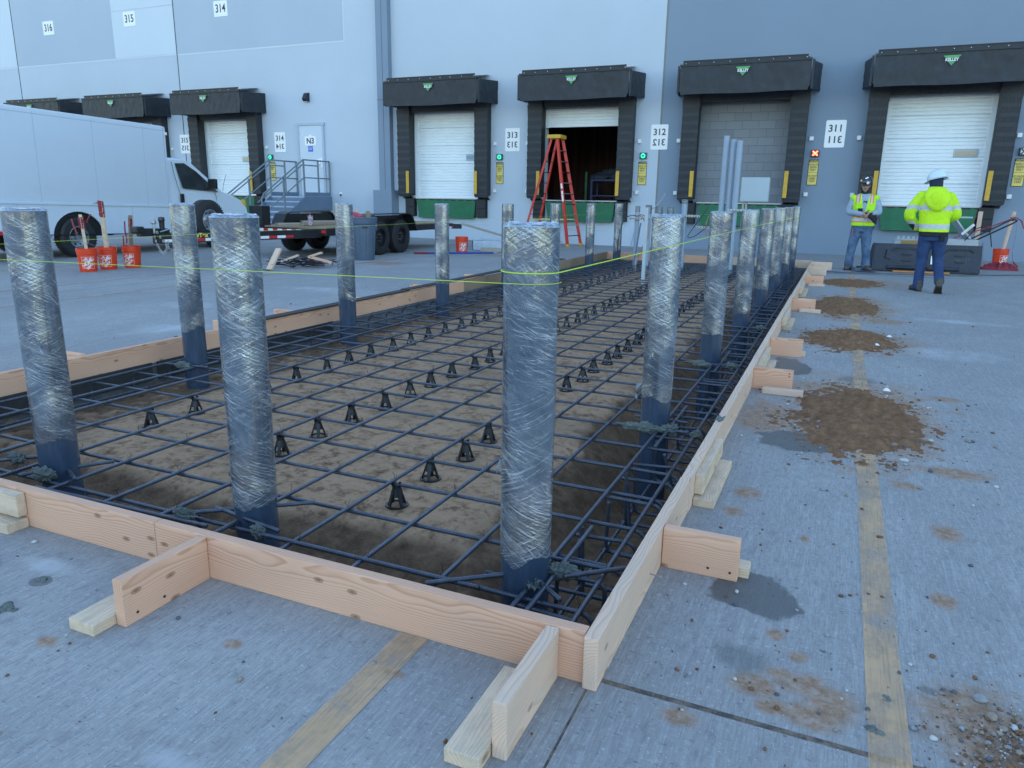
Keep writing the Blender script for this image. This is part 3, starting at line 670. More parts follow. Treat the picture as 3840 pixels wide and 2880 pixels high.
# right side braces
for i, (y, ln, mat, lb) in enumerate(((2.43, .265, w_fir, 'nearest'), (5.32, .265, w_fir, 'second nearest'), (6.62, .265, w_fir, 'third nearest'), (9.60, .265, w_fir, 'fourth nearest'), (12.8, .275, w_fir, 'fifth nearest'), (14.7, .28, w_pale, 'sixth nearest'), (15.95, .35, w_pale, 'farthest'))):
    board('brace_board', -.464, -.464 + ln, y, y + .038, 0, BH - .004, mat, 'pinkish brace board on the right of the form, the %s one' % lb, 'brace board', GB)
for x0, x1, y0, y1, z1, mat, lb in ((-.33, -.165, 2.470, 2.535, .04, w_treat, 'behind the nearest right brace board'), (-.385, -.12, 5.20, 5.26, .04, w_pale, 'in front of the second right brace board'),
                                (-.33, -.175, 6.66, 6.73, .04, w_pale, 'behind the third right brace board'), (-.37, -.13, 9.50, 9.56, .04, w_pale, 'in front of the fourth right brace board'), (-.40, -.16, 12.70, 12.76, .04, w_pale, 'in front of the fifth right brace board')):
    board('cleat', x0, x1, y0, y1, 0, z1, mat, 'pale wood cleat lying %s' % lb, 'cleat', GC)
for y0, y1, z0, z1, lb, i in ((3.06, 3.63, .045, .135, 'nearest upright splice block', 0), (5.52, 6.25, .045, .135, 'second upright splice block', 1), (7.95, 8.75, .05, .14, 'third upright splice block', 1), (11.0, 12.0, .05, .14, 'fourth upright splice block', 1), (13.4, 14.1, .05, .14, 'fifth upright splice block', 1)):
    board('splice_block', -.464, -.426, y0, y1, z0, z1, w_treat, lb + ' against the right form board', 'splice block', 'splice blocks on the right form boards')
    board('cleat', -.462, -.372, y0 - .03 if i == 0 else y0 + .1, y1 - .04, 0, .038, w_treat, 'flat cleat under the ' + lb, 'cleat', GC)
# front braces
board('brace_board', -1.890, -1.852, 1.345, 1.678, 0, BH - .003, w_fir, 'knotty brace board left of the near yellow line', 'brace board', GB, rz=-.0)
board('cleat', -2.00, -1.895, 1.27, 1.60, 0, .038, w_treat, 'weathered cleat beside the knotty front brace board', 'cleat', GC)
board('brace_board', -.619, -.581, 1.33, 1.678, 0, BH - .003, w_pale, 'pale brace board nearest the camera by the corner', 'brace board', GB)
board('cleat', -.715, -.622, 1.27, 1.615, 0, .039, w_treat, 'weathered cleat beside the pale front brace board', 'cleat', GC)
board('splice_block', -3.35, -2.795, 1.642, 1.680, .052, BH - .012, w_treat, 'treated splice block against the front board at the left edge', 'splice block')
board('cleat', -3.4, -2.795, 1.595, 1.680, 0, .04, w_treat, 'flat cleat under the treated block at the left edge', 'cleat', GC)
# left braces (tops show over the board)
for y, lb in ((3.42, 'nearest'), (4.95, 'second'), (5.75, 'third'), (6.9, 'fourth'), (8.35, 'fifth'), (9.9, 'sixth')):
    board('brace_board', -5.14, -4.822, y, y + .038, 0, BH + .012, w_fir, 'brace board outside the left form board, the %s one' % lb, 'brace board', GB)
for x0, y0, x1, y1, lb in ((-4.80, 5.05, -4.82, 7.75, 'nearer'), (-4.81, 7.7, -4.84, 10.9, 'middle'), (-4.82, 10.8, -4.86, 13.5, 'farther')):
    q = MB(); q.box(-(y1 - y0) / 2, (y1 - y0) / 2, -.055, .055, -.007, .007, None, .002); b = q.build('felt_strip', m_feltboard)
    b.location = ((x0 + x1) / 2 - .01, (y0 + y1) / 2, BH + .012 + (.012 if lb == 'middle' else 0)); b.rotation_euler = (0, 0, math.atan2(y1 - y0, x1 - x0))
    tag(b, 'black expansion felt strip on the left form board, %s one' % lb, 'felt strip', 'felt strips on the left form board')
for i in range(2):
    q = MB(); q.box(-1.1, 1.1, -.006, .006, -.075, .065, None, .002); b = q.build('felt_strip', m_feltboard); b.location = (-4.765, 2.85 + i * 2.25, -.055); b.rotation_euler = (0, 0, PI / 2)
    tag(b, 'black felt strip standing against the slab edge under the left board, ' + ('nearer' if i == 0 else 'farther') + ' one', 'felt strip', 'felt strips on the left form board')
# screws and a nail
m_screw = M('screw', (.10, .075, .04), .4, metal=.8)
def screws(pts, lb, ax='Y'):
    for x, y, z in pts:
        q = MB((x, y, z)); q.lathe([(0, .0012), (.0045, .001), (.0052, -.002)], (0, 0, 0), 10)
        R = Matrix.Rotation(PI / 2, 4, 'X') if ax == 'Y' else Matrix.Rotation(PI / 2, 4, 'Y')
        q.v = [R @ v + Vector((x, y, z)) for v in q.v]; tag(q.build('screw', m_screw), lb, 'screw', 'screws in the brace boards')
screws([(-.30, 2.4295, .032), (-.225, 2.4295, .030), (-.225, 5.3195, .11), (-.225, 5.3195, .13), (-.26, 9.5995, .05), (-.28, 12.7995, .06)], 'brass screw head in a right brace board', 'Y')
screws([(-1.8515, 1.39, .03), (-1.8515, 1.49, .03)], 'brass screw head low in the knotty front brace board', 'X')
screws([(-2.90, 1.6415, .10), (-3.0, 1.6415, .11)], 'screw hole in the treated block at the left edge', 'Y')
screws([(-.66, 1.45, .0395)], 'screw head on the weathered front cleat', 'Z')
q = MB((-.45, 2.2, .1)); q.tube([(-.468, 2.26, .055), (-.43, 2.25, .056), (-.424, 2.25, .056)], .0022, 6); q.tube([(-.424, 2.25, .056), (-.4225, 2.25, .056)], .006, 8)
tag(q.build('nail', m_steel), 'bent nail sticking out of the near right form board', 'nail')

# ------------------------------------------------------------------ reinforcing bars
BR = .0082
def ribbed(pts, r=BR, step=.007, n=7):
    """bar with real ribs: the radius alternates along the path"""
    P = [Vector(p) for p in pts]; out = []; acc = 0
    for a, b in zip(P, P[1:]):
        L = (b - a).length; k = max(1, int(L / step))
        out += [a.lerp(b, i / k) for i in range(k)]
    out.append(P[-1])
    rs = [r * (1.22 if i % 2 else .86) for i in range(len(out))]
    return out, rs
def arc(c, r, a0, a1, n, f):
    return [f(c[0] + r * math.cos(a0 + (a1 - a0) * i / n), c[1] + r * math.sin(a0 + (a1 - a0) * i / n)) for i in range(n + 1)]
def make_tie():
    q = MB(); pts = []
    for i in range(19):
        a = 2 * PI * i / 18; pts.append((.0125 * math.cos(a) * 1.25, .0125 * math.sin(a) * .6 + .004 * math.cos(2 * a), .012 * math.sin(a) + .001))
    q.tube(pts, .0011, 4); q.tube([(.010, 0, .012), (.014, .004, .028), (.009, .008, .045)], .0010, 4); q.tube([(.010, 0, .012), (.02, -.006, .02), (.028, -.004, .034)], .0010, 4)
    return q.build('wire_tie', m_wire)
LONGX = [-.63, -1.13, -1.45, -1.77, -2.09, -2.41, -2.73, -3.07, -3.41, -3.75, -4.09, -4.36, -4.66]
TY = [2.03 + .338 * k for k in range(42)]
# cross bar with a bend down at both ends
R = .055; xr, xl = -.585, -4.70
pts = [(-.86, 0, -.30)] + [( -.64 + .055 * math.cos(a), 0, -.245 + .055 * math.sin(a)) for a in [(-PI / 2) + PI / 2 * i / 5 for i in range(6)]]
pts += [(xr - R + R * math.cos(a), 0, -BR - R + R * math.sin(a)) for a in [PI / 2 * i / 6 for i in range(7)]]
pts += [(xl + R + R * math.cos(a), 0, -BR - R + R * math.sin(a)) for a in [PI / 2 + PI / 2 * i / 6 for i in range(7)]] + [(xl, 0, -.26)]
P_, R_ = ribbed(pts)
q = MB(); q.tube(P_, R_, 6); cross0 = q.build('cross_bar', m_rebar, smooth=True)
tag(cross0, 'ribbed steel bar laid crosswise in the mat, ends bent down', 'rebar', 'crosswise rebar of the mat')
tie0 = make_tie()
crosses = []
for k, y in enumerate(TY):
    b = cross0 if k == 0 else cross0.copy()
    if k: C.objects.link(b)
    b.location = (0, y + random.uniform(-.008, .008), 0); b.rotation_euler = (0, 0, random.uniform(-.0022, .0022)); crosses.append(b)
    if y > 9.5: continue
    for j, x in enumerate(LONGX):
        tt = tie0 if (k == 0 and j == 0) else tie0.copy()
        if not (k == 0 and j == 0): C.objects.link(tt)
        tt.parent = b; tt.location = (x + random.uniform(-.004, .004), 0, 0); tt.rotation_euler = (random.uniform(-.2, .2), random.uniform(-.3, .3), random.uniform(0, 6.3))
def straight(p0, p1, name, label, cat, group, r=BR):
    p0, p1 = Vector(p0), Vector(p1); L = (p1 - p0).length
    a, b = ribbed([(0, 0, 0), (L, 0, 0)], r); q = MB(); q.tube(a, b, 6)
    o = q.build(name, m_rebar, smooth=True); o.location = p0; o.rotation_euler = (p1 - p0).to_track_quat('X', 'Z').to_euler()
    return tag(o, label, cat, group)
GL = 'lengthwise rebar of the mat'
l0 = None
for x in LONGX:
    if l0 is None:
        a_, b_ = ribbed([(.055 - .055 * math.cos(k * PI / 14) if k else 0, 0, -.055 + .055 * math.sin(k * PI / 14)) if k >= 0 else (0, 0, -.30) for k in range(-1, 8)] + [(14.2, 0, 0)])
        q = MB(); q.tube(a_, b_, 6); l0 = q.build('lengthwise_bar', m_rebar, smooth=True); l0.location = (x, 1.80, BR); l0.rotation_euler = (0, 0, PI / 2)
        tag(l0, 'long ribbed steel bar running lengthwise through the mat', 'rebar', GL); continue
    b = l0.copy(); C.objects.link(b); b.location = (x, 1.80 + random.uniform(-.02, .05), BR); b.rotation_euler[2] += random.uniform(-.0006, .0006)
for x, z in ((-.66, -.285), (-.84, -.29), (-4.62, -.13)):
    b = straight((x, 1.84, z), (x, 16, z), 'lower_bar', 'x', 'rebar', 'x'); b['label'] = 'long ribbed steel bar low in the trench under the mat'; b['group'] = 'lower trench rebar'
POSTY = [2.14 + 1.95 * k for k in range(8)]
for k in range(8):
    a = POSTY[k] + (.11 if k else .13); e = (POSTY[k + 1] - .02) if k < 7 else 16.0
    straight((-.835, a - .10 if k else 1.82, BR + .001), (-.835, e - .10, BR + .001), 'lengthwise_bar', 'shorter lengthwise bar between two right-row posts', 'rebar', 'short rebar between the right-row posts')
    straight((-.775, POSTY[k] - .42, BR + .016), (-.775, POSTY[k] + .45, BR + .016), 'splice_bar', 'short splice bar lapped beside a right-row post', 'rebar', 'splice bars beside the right-row posts')
for y, z in ((1.92, -.24), (2.24, -.27), (2.48, -.22)):
    straight((-4.68, y, z), (-.60, y + .01, z), 'lower_bar', 'crosswise bar low in the trench along the front board', 'rebar', 'lower crosswise rebar at the front')
q = MB(); P_, R_ = ribbed([(-.84, 0, -.05)] + [(-.80 + .04 * math.cos(a), 0, -.255 + .04 * math.sin(a)) for a in [PI + PI / 2 * k / 4 for k in range(5)]] + [(-.64 + .04 * math.cos(a), 0, -.255 + .04 * math.sin(a)) for a in [-PI / 2 + PI / 2 * k / 4 for k in range(5)]]
    + [(-.64 + .04 * math.cos(a), 0, -.065 + .04 * math.sin(a)) for a in [PI / 2 * k / 4 for k in range(5)]] + [(-.86, 0, -.03)]); q.tube(P_, R_, 6)
st0 = q.build('stirrup', m_rebar, smooth=True); tag(st0, 'bent rebar stirrup hanging in the trench along the right board', 'rebar', 'stirrups along the right board')
for k in range(30):
    b = st0 if k == 0 else st0.copy()
    if k: C.objects.link(b)
    b.location = (random.uniform(-.02, .02), 1.94 + k * .338 + random.uniform(-.03, .03), 0); b.rotation_euler = (0, random.uniform(-.05, .05), random.uniform(-.15, .15))
# trimmer bars around the posts
GT = 'short trimmer bars tied around the posts'
for p0, p1 in (((-3.42, 2.235, .017), (-3.05, 2.06, .020)), ((-3.10, 2.30, .018), (-3.32, 1.98, .02)), ((-3.62, 2.05, .017), (-3.38, 2.28, .02)), ((-3.13, 1.93, .016), (-2.15, 1.955, .016)), ((-2.32, 2.0, .02), (-1.90, 2.30, .03)),
               ((-1.93, 1.99, .017), (-.98, 1.99, .017)), ((-1.15, 1.93, .022), (-.90, 2.10, .034)), ((-.74, 2.16, .03), (-.56, 2.31, .03)), ((-1.02, 2.27, .02), (-.70, 2.02, .024)),
               ((-1.08, 4.0, .02), (-.66, 4.0, .022)), ((-1.02, 4.2, .02), (-.70, 4.16, .03)), ((-1.05, 5.9, .02), (-.62, 5.9, .02)), ((-1.02, 7.88, .02), (-.60, 7.88, .02)), ((-4.62, 3.95, .02), (-4.24, 4.0, .02)), ((-4.60, 4.22, .02), (-4.2, 4.25, .02)), ((-4.6, 5.9, .02), (-4.25, 5.98, .02)), ((-2.25, 2.1, .02), (-1.85, 2.02, .03)), ((-.98, 2.29, .016), (-.60, 2.30, .016))):
    straight(p0, p1, 'trimmer_bar', 'short trimmer bar tied across beside a post', 'rebar', GT)
for x, y in ((-3.63, 2.02), (-2.94, 2.03), (-2.62, 1.99), (-1.9, 1.95), (-1.32, 1.94), (-1.0, 1.95), (-2.3, 2.06), (-.81, 2.3), (-.83, 2.63), (-.83, 3.3), (-.72, 3.65)):
    straight((x, y, .0), (x + random.uniform(-.05, .09), y + random.uniform(-.05, .05), -.31), 'upright_bar', 'upright bar standing in the trench below the mat', 'rebar', 'upright rebar in the trenches')
# clumps of splashed mortar
random.seed(21)
for i, (x, y, z, rx, ry, rz_) in enumerate(((-3.40, 2.215, .02, .09, .022, .02), (-3.22, 2.03, .022, .07, .025, .022), (-3.55, 2.12, .022, .06, .02, .02), (-2.31, 1.99, .018, .055, .03, .022), (-1.93, 2.0, .018, .05, .018, .016), (-.83, 2.13, .02, .035, .09, .018), (-.76, 2.19, .03, .06, .03, .022), (-.77, 4.02, .02, .05, .05, .02),
                            (-.92, 3.985, .022, .12, .03, .02), (-.68, 5.9, .02, .05, .04, .02), (-.93, 5.88, .02, .1, .03, .018), (-.66, 7.9, .02, .05, .05, .02), (-4.45, 3.97, .02, .08, .03, .02), (-.62, 4.0, .015, .03, .05, .015))):
    bm = bmesh.new(); bmesh.ops.create_icosphere(bm, subdivisions=5, radius=.82)
    for v in bm.verts:
        p = v.co.copy(); k = 1 + .5 * N(p.x, p.y, p.z + i * 5, 2.2) + .38 * N(p.x, p.y, p.z + i * 3, 5) + .26 * N(p.x, p.y, p.z, 11)
        v.co = Vector((p.x * rx * k, p.y * ry * k, p.z * rz_ * 1.7 * k))
    me = bpy.data.meshes.new('mortar_clump'); bm.to_mesh(me); bm.free(); me.materials.append(m_mortar); me.polygons.foreach_set('use_smooth', [True] * len(me.polygons))
    ob = bpy.data.objects.new('mortar_clump', me); C.objects.link(ob); ob.location = (x, y, z); ob.rotation_euler = (0, 0, random.uniform(-.3, .3))
    tag(ob, 'grey-green mortar clump stuck on the bars beside a wrapped post', 'mortar clump', 'mortar clumps on the rebar')

# ------------------------------------------------------------------ rebar chairs
def make_chair(parts):
    h = .104
    t = thing('rebar_chair', 'black plastic rebar chair standing on the soil under the mat', 'rebar chair', (0, 0, 0), 0, 'rebar chairs under the mat') if parts else None
    qr = MB(); qr.lathe([(.044, 0), (.054, 0), (.054, .007), (.044, .007), (.044, 0)], n=22)
    for k in range(8): a = k * PI / 4; qr.box(.0 + .038 * math.cos(a) - .0035, .038 * math.cos(a) + .0035, .038 * math.sin(a) - .0035, .038 * math.sin(a) + .0035, 0, .005)
    legs = []
    for k in range(4):
        a = PI / 4 + k * PI / 2; ql = MB(); ql.bar((.042 * math.cos(a), .042 * math.sin(a), .002), (.0165 * math.cos(a), .0165 * math.sin(a), h * .80), .017, .008); legs.append(ql)
    qh = MB(); qh.lathe([(.029, h * .46), (.0205, h * .80), (.0185, h), (.013, h), (.0135, h * .5), (.029, h * .46)], n=14)
    for k in (0, 1): qh.box(-.021, -.012, -.008, .008, h * .9, h * 1.12); qh.box(.012, .021, -.006, .006, h * .9, h * 1.10)
    if parts:
        qr.build('base_ring', m_chair, t); qh.build('saddle', m_chair, t)
        for ql in legs: ql.build('leg', m_chair, t)
        return t
    for z in legs + [qh]: qr.add(z.v, z.f)
    o = qr.build('rebar_chair', m_chair); return tag(o, 'black plastic rebar chair standing on the soil under the mat', 'rebar chair', 'rebar chairs under the mat')
cA, cB = make_chair(True), make_chair(False); usedA = usedB = False
for x in (-1.765, -2.725, -3.735):
    for k, y in enumerate(TY):
        if y < 2.5 or y > 15.2 or (x < -3 and y < 2.9): continue
        xx, yy = x + random.uniform(-.02, .02), y + random.uniform(-.015, .015); z = soil_z(xx, yy)
        if z < -.16: continue
        if y < 7.5: c = dup(cA) if usedA else cA; usedA = True
        else:
            if usedB: c = cB.copy(); C.objects.link(c)
            else: c = cB; usedB = True
        c.location = (xx, yy, z); c.rotation_euler = (0, 0, random.uniform(0, 1.5))
for x, y in ((-.72, 2.12), (-.70, 3.0), (-.68, 4.45), (-2.55, 2.02)):
    c = dup(cA); z = soil_z(x, y); c.location = (x, y, z); c.rotation_euler = (0, 0, .4); c['label'] = 'black plastic rebar chair deep in the trench'; c['group'] = 'rebar chairs in the trench'
# ------------------------------------------------------------------ wrapped posts
def film_mat():
    t = NT('stretch_film'); uv = t.n('ShaderNodeUVMap'); oi = t.n('ShaderNodeObjectInfo')
    off = t.n('ShaderNodeVectorMath', operation='SCALE'); off.inputs[0].default_value = (13, 29, 0); t.l(oi.outputs['Random'], off.inputs['Scale'])
    ad = t.n('ShaderNodeVectorMath', operation='ADD'); t.l(uv.outputs[0], ad.inputs[0]); t.l(off.outputs[0], ad.inputs[1]); B = ad.outputs[0]
    wn = t.n('ShaderNodeTexNoise'); t.l(B, wn.inputs['Vector']); wn.inputs['Scale'].default_value = 5; wn.inputs['Detail'].default_value = 3
    wv = t.n('ShaderNodeVectorMath', operation='MULTIPLY_ADD'); t.l(wn.outputs[1], wv.inputs[0]); wv.inputs[1].default_value = (.03, .03, 0); t.l(B, wv.inputs[2])
    W = wv.outputs[0]
    def streak(rot, sx, sy, lo, hi, det=3):
        mp = t.n('ShaderNodeMapping', vector_type='TEXTURE'); t.l(W, mp.inputs[0]); mp.inputs['Rotation'].default_value = (0, 0, rot); mp.inputs['Scale'].default_value = (1 / sx, 1 / sy, 1)
        n = t.noise(mp.outputs[0], 1, det, .55)
        r = t.math('SUBTRACT', 1.0, t.math('ABSOLUTE', t.math('MULTIPLY', t.math('SUBTRACT', n, .5), 7.0)), clamp=True)
        return t.ramp(r, [(lo, 0), (hi, 1)]), n
    s1, n1 = streak(-.5, 1.6, 80, .91, 1); s2, n2 = streak(.42, 1.8, 100, .93, 1); s3, n3 = streak(-.85, 2.0, 120, .90, 1); s4, n4 = streak(-.15, 1.8, 60, .95, 1)
    mA = t.ramp(t.noise(B, 5, 3), [(.40, 0), (.58, 1)]); mB = t.ramp(t.noise(B, 8.5, 3), [(.45, 0), (.60, 1)])
    mC = t.ramp(t.noise(B, 3.6, 3), [(.42, 0), (.66, 1)])
    cr = t.noise(W, 17, 6, .75, 1.5)
    crm = t.math('MULTIPLY', t.ramp(cr, [(.60, 0), (.70, 1)]), mB)
    s = t.math('MAXIMUM', t.math('MULTIPLY', s1, t.math('ADD', t.math('MULTIPLY', mA, .8), .2)), t.math('MULTIPLY', s2, t.math('SUBTRACT', 1.0, mA)))
    s = t.math('MAXIMUM', s, t.math('MULTIPLY', t.math('MULTIPLY', s3, .7), mB)); s = t.math('MAXIMUM', s, t.math('MULTIPLY', s4, mA)); s = t.math('MAXIMUM', s, t.math('MULTIPLY', crm, .8))
    haze = t.ramp(t.noise(B, 6, 5, .7), [(.35, .0), (.8, .13)])
    a = t.math('ADD', haze, t.math('MULTIPLY', s, t.math('ADD', .48, t.math('MULTIPLY', mC, .50))), clamp=True)
    h = t.math('ADD', t.math('ADD', n1, t.math('MULTIPLY', n2, .7)), t.math('ADD', t.math('MULTIPLY', n3, .35), t.math('MULTIPLY', cr, .8)))
    nb = t.bump(h, .8, .004)
    fb = t.n('ShaderNodeBsdfPrincipled'); fb.inputs['Base Color'].default_value = (.80, .85, .90, 1); fb.inputs['Roughness'].default_value = .3
    t.l(nb, fb.inputs['Normal'])
    gl = t.n('ShaderNodeBsdfGlossy'); gl.inputs['Roughness'].default_value = .10; gl.inputs['Color'].default_value = (.82, .93, 1, 1); gb = t.n('ShaderNodeBump'); t.l(h, gb.inputs['Height']); gb.inputs['Distance'].default_value = .005; t.l(t.math('ADD', .04, t.math('MULTIPLY', mC, .6)), gb.inputs['Strength']); t.l(gb.outputs[0], gl.inputs['Normal'])
    tr = t.n('ShaderNodeBsdfTransparent'); tr.inputs[0].default_value = (.97, .98, 1, 1)
    m0 = t.n('ShaderNodeMixShader'); lw = t.n('ShaderNodeLayerWeight'); lw.inputs[0].default_value = .35; t.l(t.math('ADD', .13, t.math('MULTIPLY', t.math('ADD', lw.outputs['Fresnel'], t.math('MULTIPLY', mC, .45)), .5), clamp=True), m0.inputs[0]); t.l(tr.outputs[0], m0.inputs[1]); t.l(gl.outputs[0], m0.inputs[2])
    m1 = t.n('ShaderNodeMixShader'); t.l(a, m1.inputs[0]); t.l(m0.outputs[0], m1.inputs[1]); t.l(fb.outputs[0], m1.inputs[2]); t.l(m1.outputs[0], t.out.inputs[0])
    return t.m
m_film = film_mat()
PR = .0845; PT = 1.205
def wrap_mesh(seed, z0, z1, nu, nv):
    """film sleeve: real wrinkles, ragged lower edge; uv in metres"""
    vs = []; uvs = []
    for j in range(nv + 1):
        for i in range(nu + 1):
            a = 2 * PI * i / nu; ca, sa = math.cos(a), math.sin(a)
            zl = z0 + .05 * N(ca * .9, sa * .9, seed) + .007 * N(ca * 4, sa * 4, seed)
            z = zl + (z1 - zl) * j / nv; th = a + z * 3.2
            p = (math.cos(th) * 1.8, math.sin(th) * 1.8, z * 9 + seed * 3)
            pm = max(0, N(ca * .9, sa * .9, z * 3.1 + seed * 5) + .12); d = .0022 + pm * (.0022 * abs(N(*p)) + .0012 * abs(N(math.cos(a - z * 5) * 4, math.sin(a - z * 5) * 4, z * 26 + seed))) + .0002 * N(*p)
            big = N(ca * .8, sa * .8, z * 2.3 + seed * 7)
            d += .010 * max(0, big - .28) ** 1.3 * (1 + .6 * N(ca * 6, sa * 6, z * 30))
            if j == 0: d -= .001
            r = PR + d; vs.append((r * ca, r * sa, z)); uvs.append((a * PR, z))
    m = nu + 1; fs = [(j * m + i, j * m + i + 1, (j + 1) * m + i + 1, (j + 1) * m + i) for j in range(nv) for i in range(nu)]
    me = bpy.data.meshes.new('film_wrap'); me.from_pydata(vs, [], fs); me.materials.append(m_film)
    ul = me.uv_layers.new(name='UVMap'); flat = []
    for f in fs:
        for v in f: flat += uvs[v]
    ul.data.foreach_set('uv', flat); me.polygons.foreach_set('use_smooth', [True] * len(fs)); me.update(); return me
q = MB(); q.lathe([(PR, -.48), (PR, PT), (PR - .008, PT), (PR - .008, PT - .3)], n=48); pipe_me = q.build('pipe', m_pipe, angle=40); pipe_mesh = pipe_me.data; bpy.data.objects.remove(pipe_me)
def cap_mesh(seed):
    vs = []; fs = []; nr, na = 9, 40
    for j in range(nr + 1):
        rr = (PR + .006) * j / nr
        for i in range(na):
            a = 2 * PI * i / na; x, y = rr * math.cos(a), rr * math.sin(a)
            z = PT + .002 + .005 * N(x * 30, y * 30, seed) + .005 * abs(N(x * 75, y * 75, seed)) * (1 if j < nr else .3) + (.006 * abs(N(math.cos(a) * 3, math.sin(a) * 3, seed)) if j == nr - 1 else 0)
            if j == nr: z = PT - .008
            vs.append((x, y, z))
    for j in range(nr):
        for i in range(na):
            a = j * na + i; b = j * na + (i + 1) % na; fs.append((a, b, b + na, a + na))
    me = bpy.data.meshes.new('film_cap'); me.from_pydata(vs, [], fs); me.materials.append(m_capfilm); me.update(); return me
m_capfilm = M('crumpled_film', (.27, .34, .42), .22, var=.5, scale=60, bump=.5, bscale=90, spec=.7)
posts = {}
def post(key, x, y, zb, label, near, seed):
    t = thing('wrapped_post', label, 'post', (x, y, 0), math.atan2(y, x), 'film wrapped steel posts')
    for nm, me in (('pipe', pipe_mesh), ('film_wrap', wrap_mesh(seed, zb, PT - .002, *((96, 260) if near else (40, 90)))), ('film_cap', cap_mesh(seed))):
        ob = bpy.data.objects.new(nm, me); C.objects.link(ob); ob.parent = t
    return t
post('P4', -.875, 2.14, .10, 'large wrapped post nearest the camera, in the near right corner of the form', True, 1)
post('P3', -2.07, 2.14, .07, 'wrapped post in the middle of the front row', True, 2)
post('P1', -3.26, 2.14, .17, 'leaning-looking wrapped post at the left edge of the view, front row', True, 3)
ordn = ['second', 'third', 'fourth', 'fifth', 'sixth', 'seventh', 'farthest']
for k in range(1, 8):
    post('R', -.875, POSTY[k], (0, .19, .24, .16, .20, .22, .25, .2)[k], '%s wrapped post along the right side of the form' % ordn[k - 1], k < 3, 10 + k)
    post('L', -4.45, POSTY[k], (0, .28, .30, .26, .25, .2, .25, .2)[k], '%s wrapped post along the left side of the form' % ('nearest' if k == 1 else ordn[k - 2] if k < 7 else 'farthest'), k < 2, 30 + k)
# loose tails of film hanging off some posts
def tail(pts, wds, label):
    q = MB(pts[0]); vs = []
    for i, p in enumerate(pts):
        p = Vector(p); d = Vector((N(i, 1, 2) * .01, 0, wds[i])); vs += [p - d, p + d]
    q.add(vs, [(2 * i, 2 * i + 1, 2 * i + 3, 2 * i + 2) for i in range(len(pts) - 1)])
    tag(q.build('film_tail', m_capfilm, smooth=True), label, 'film', 'loose tails of film on the posts')
tail([(-3.19, 2.085, .62), (-3.165, 2.06, .60), (-3.14, 2.045, .615), (-3.12, 2.04, .60), (-3.10, 2.035, .605)], [.012, .008, .012, .004, .002], 'loose film tail on the leftmost post')
tail([(-2.0, 2.075, .78), (-1.975, 2.07, .765), (-1.972, 2.068, .73), (-1.968, 2.066, .69)], [.006, .012, .016, .004], 'loose film tail on the middle front post')
tail([(-.955, 2.10, .44), (-.965, 2.09, .40), (-.963, 2.085, .35), (-.968, 2.09, .31)], [.006, .014, .018, .006], 'loose film tail on the large near post')
tail([(-.96, 4.06, .26), (-.985, 4.05, .24), (-.99, 4.05, .20), (-.975, 4.04, .17)], [.006, .02, .018, .006], 'loose film tail low on the second right post')
# ------------------------------------------------------------------ mason lines
def line(pts, lb, r=.0009):
    q = MB(pts[0]); q.tube(pts, r, 6); tag(q.build('mason_line', m_string, smooth=True), lb, 'string', 'taut mason lines between posts')
r = PR + .010
def wrap_pts(cx, cy, a0, a1, z, n=14): return [(cx + r * math.cos(a0 + (a1 - a0) * i / n), cy + r * math.sin(a0 + (a1 - a0) * i / n), z) for i in range(n + 1)]
line([(-4.45, 2.14 - r, .985), (-3.26, 2.14 - r, .992), (-2.07, 2.14 - r, 1.012), (-.875, 2.14 - r, 1.030)] + wrap_pts(-.875, 2.14, -PI / 2, .3, 1.03), 'yellow-green mason line along the front of the front post row', .0010)
line(wrap_pts(-.875, 2.14, -PI, 0, 1.062) + [(-.875 + r, 4.09, 1.060), (-.875 + r, 8, 1.055), (-.875 + r, 15.79, 1.03)], 'yellow-green mason line running along the right post row', .0019)
line([(-4.45 + r, 2.14, .985), (-4.45 + r, 8, 1.0), (-4.45 + r, 15.79, 1.02)], 'thin mason line running along the left post row')
line([(-4.45, 15.79 - r, 1.02), (-.875, 15.79 - r, 1.03)], 'thin mason line across the back post row')

# ------------------------------------------------------------------ conduits stubbed up at the far end
def pipe(name, x, y, z1, r, mat, label, cat, group=None, z0=-.12, tape=0, cap=False):
    t = thing(name, label, cat, (x, y, 0), 0, group)
    q = MB(); q.lathe([(r, z0), (r, z1), (r * .88, z1), (r * .88, z1 - .1)], n=20); q.build('tube', mat, t, angle=40)
    if tape:
        q = MB(); prof = [(r + .004 + .006 * abs(N(i * 3.1, x * 9, 1)), z1 - tape + i * (tape + .01) / 7) for i in range(8)] + [(r * .6, z1 + .018), (0, z1 + .012)]
        q.lathe(prof, n=14); q.build('tape_cap', m_tape, t)
    return t
GCt = 'three tall grey conduits'
pipe('tall_conduit', -2.21, 15.1, 2.50, .055, m_pvc, 'tallest of three grey conduits in front of the block infill, left one', 'conduit', GCt)
pipe('tall_conduit', -2.075, 15.1, 2.43, .055, m_pvc, 'middle of three tall grey conduits in front of the block infill', 'conduit', GCt)
pipe('tall_conduit', -1.945, 15.0, 2.405, .055, m_pvc, 'right one of three tall grey conduits beside the grey panel', 'conduit', GCt)
GS = 'short grey conduits with taped tops'
pipe('short_conduit', -3.80, 14.85, 1.16, .045, m_pvc, 'short grey conduit with wires looped over it', 'conduit', GS, tape=.10)
pipe('short_conduit', -3.60, 14.95, 1.18, .06, m_pvc, 'short grey conduit with a taped top behind the white post', 'conduit', GS, tape=.16)
pipe('short_conduit', -3.40, 15.0, 1.16, .065, m_pvc, 'short taped conduit half hidden behind the second right post', 'conduit', GS, tape=.18)
pipe('short_conduit', -3.17, 15.0, 1.15, .065, m_pvc, 'short taped conduit just left of the thick grey conduit', 'conduit', GS, tape=.17)
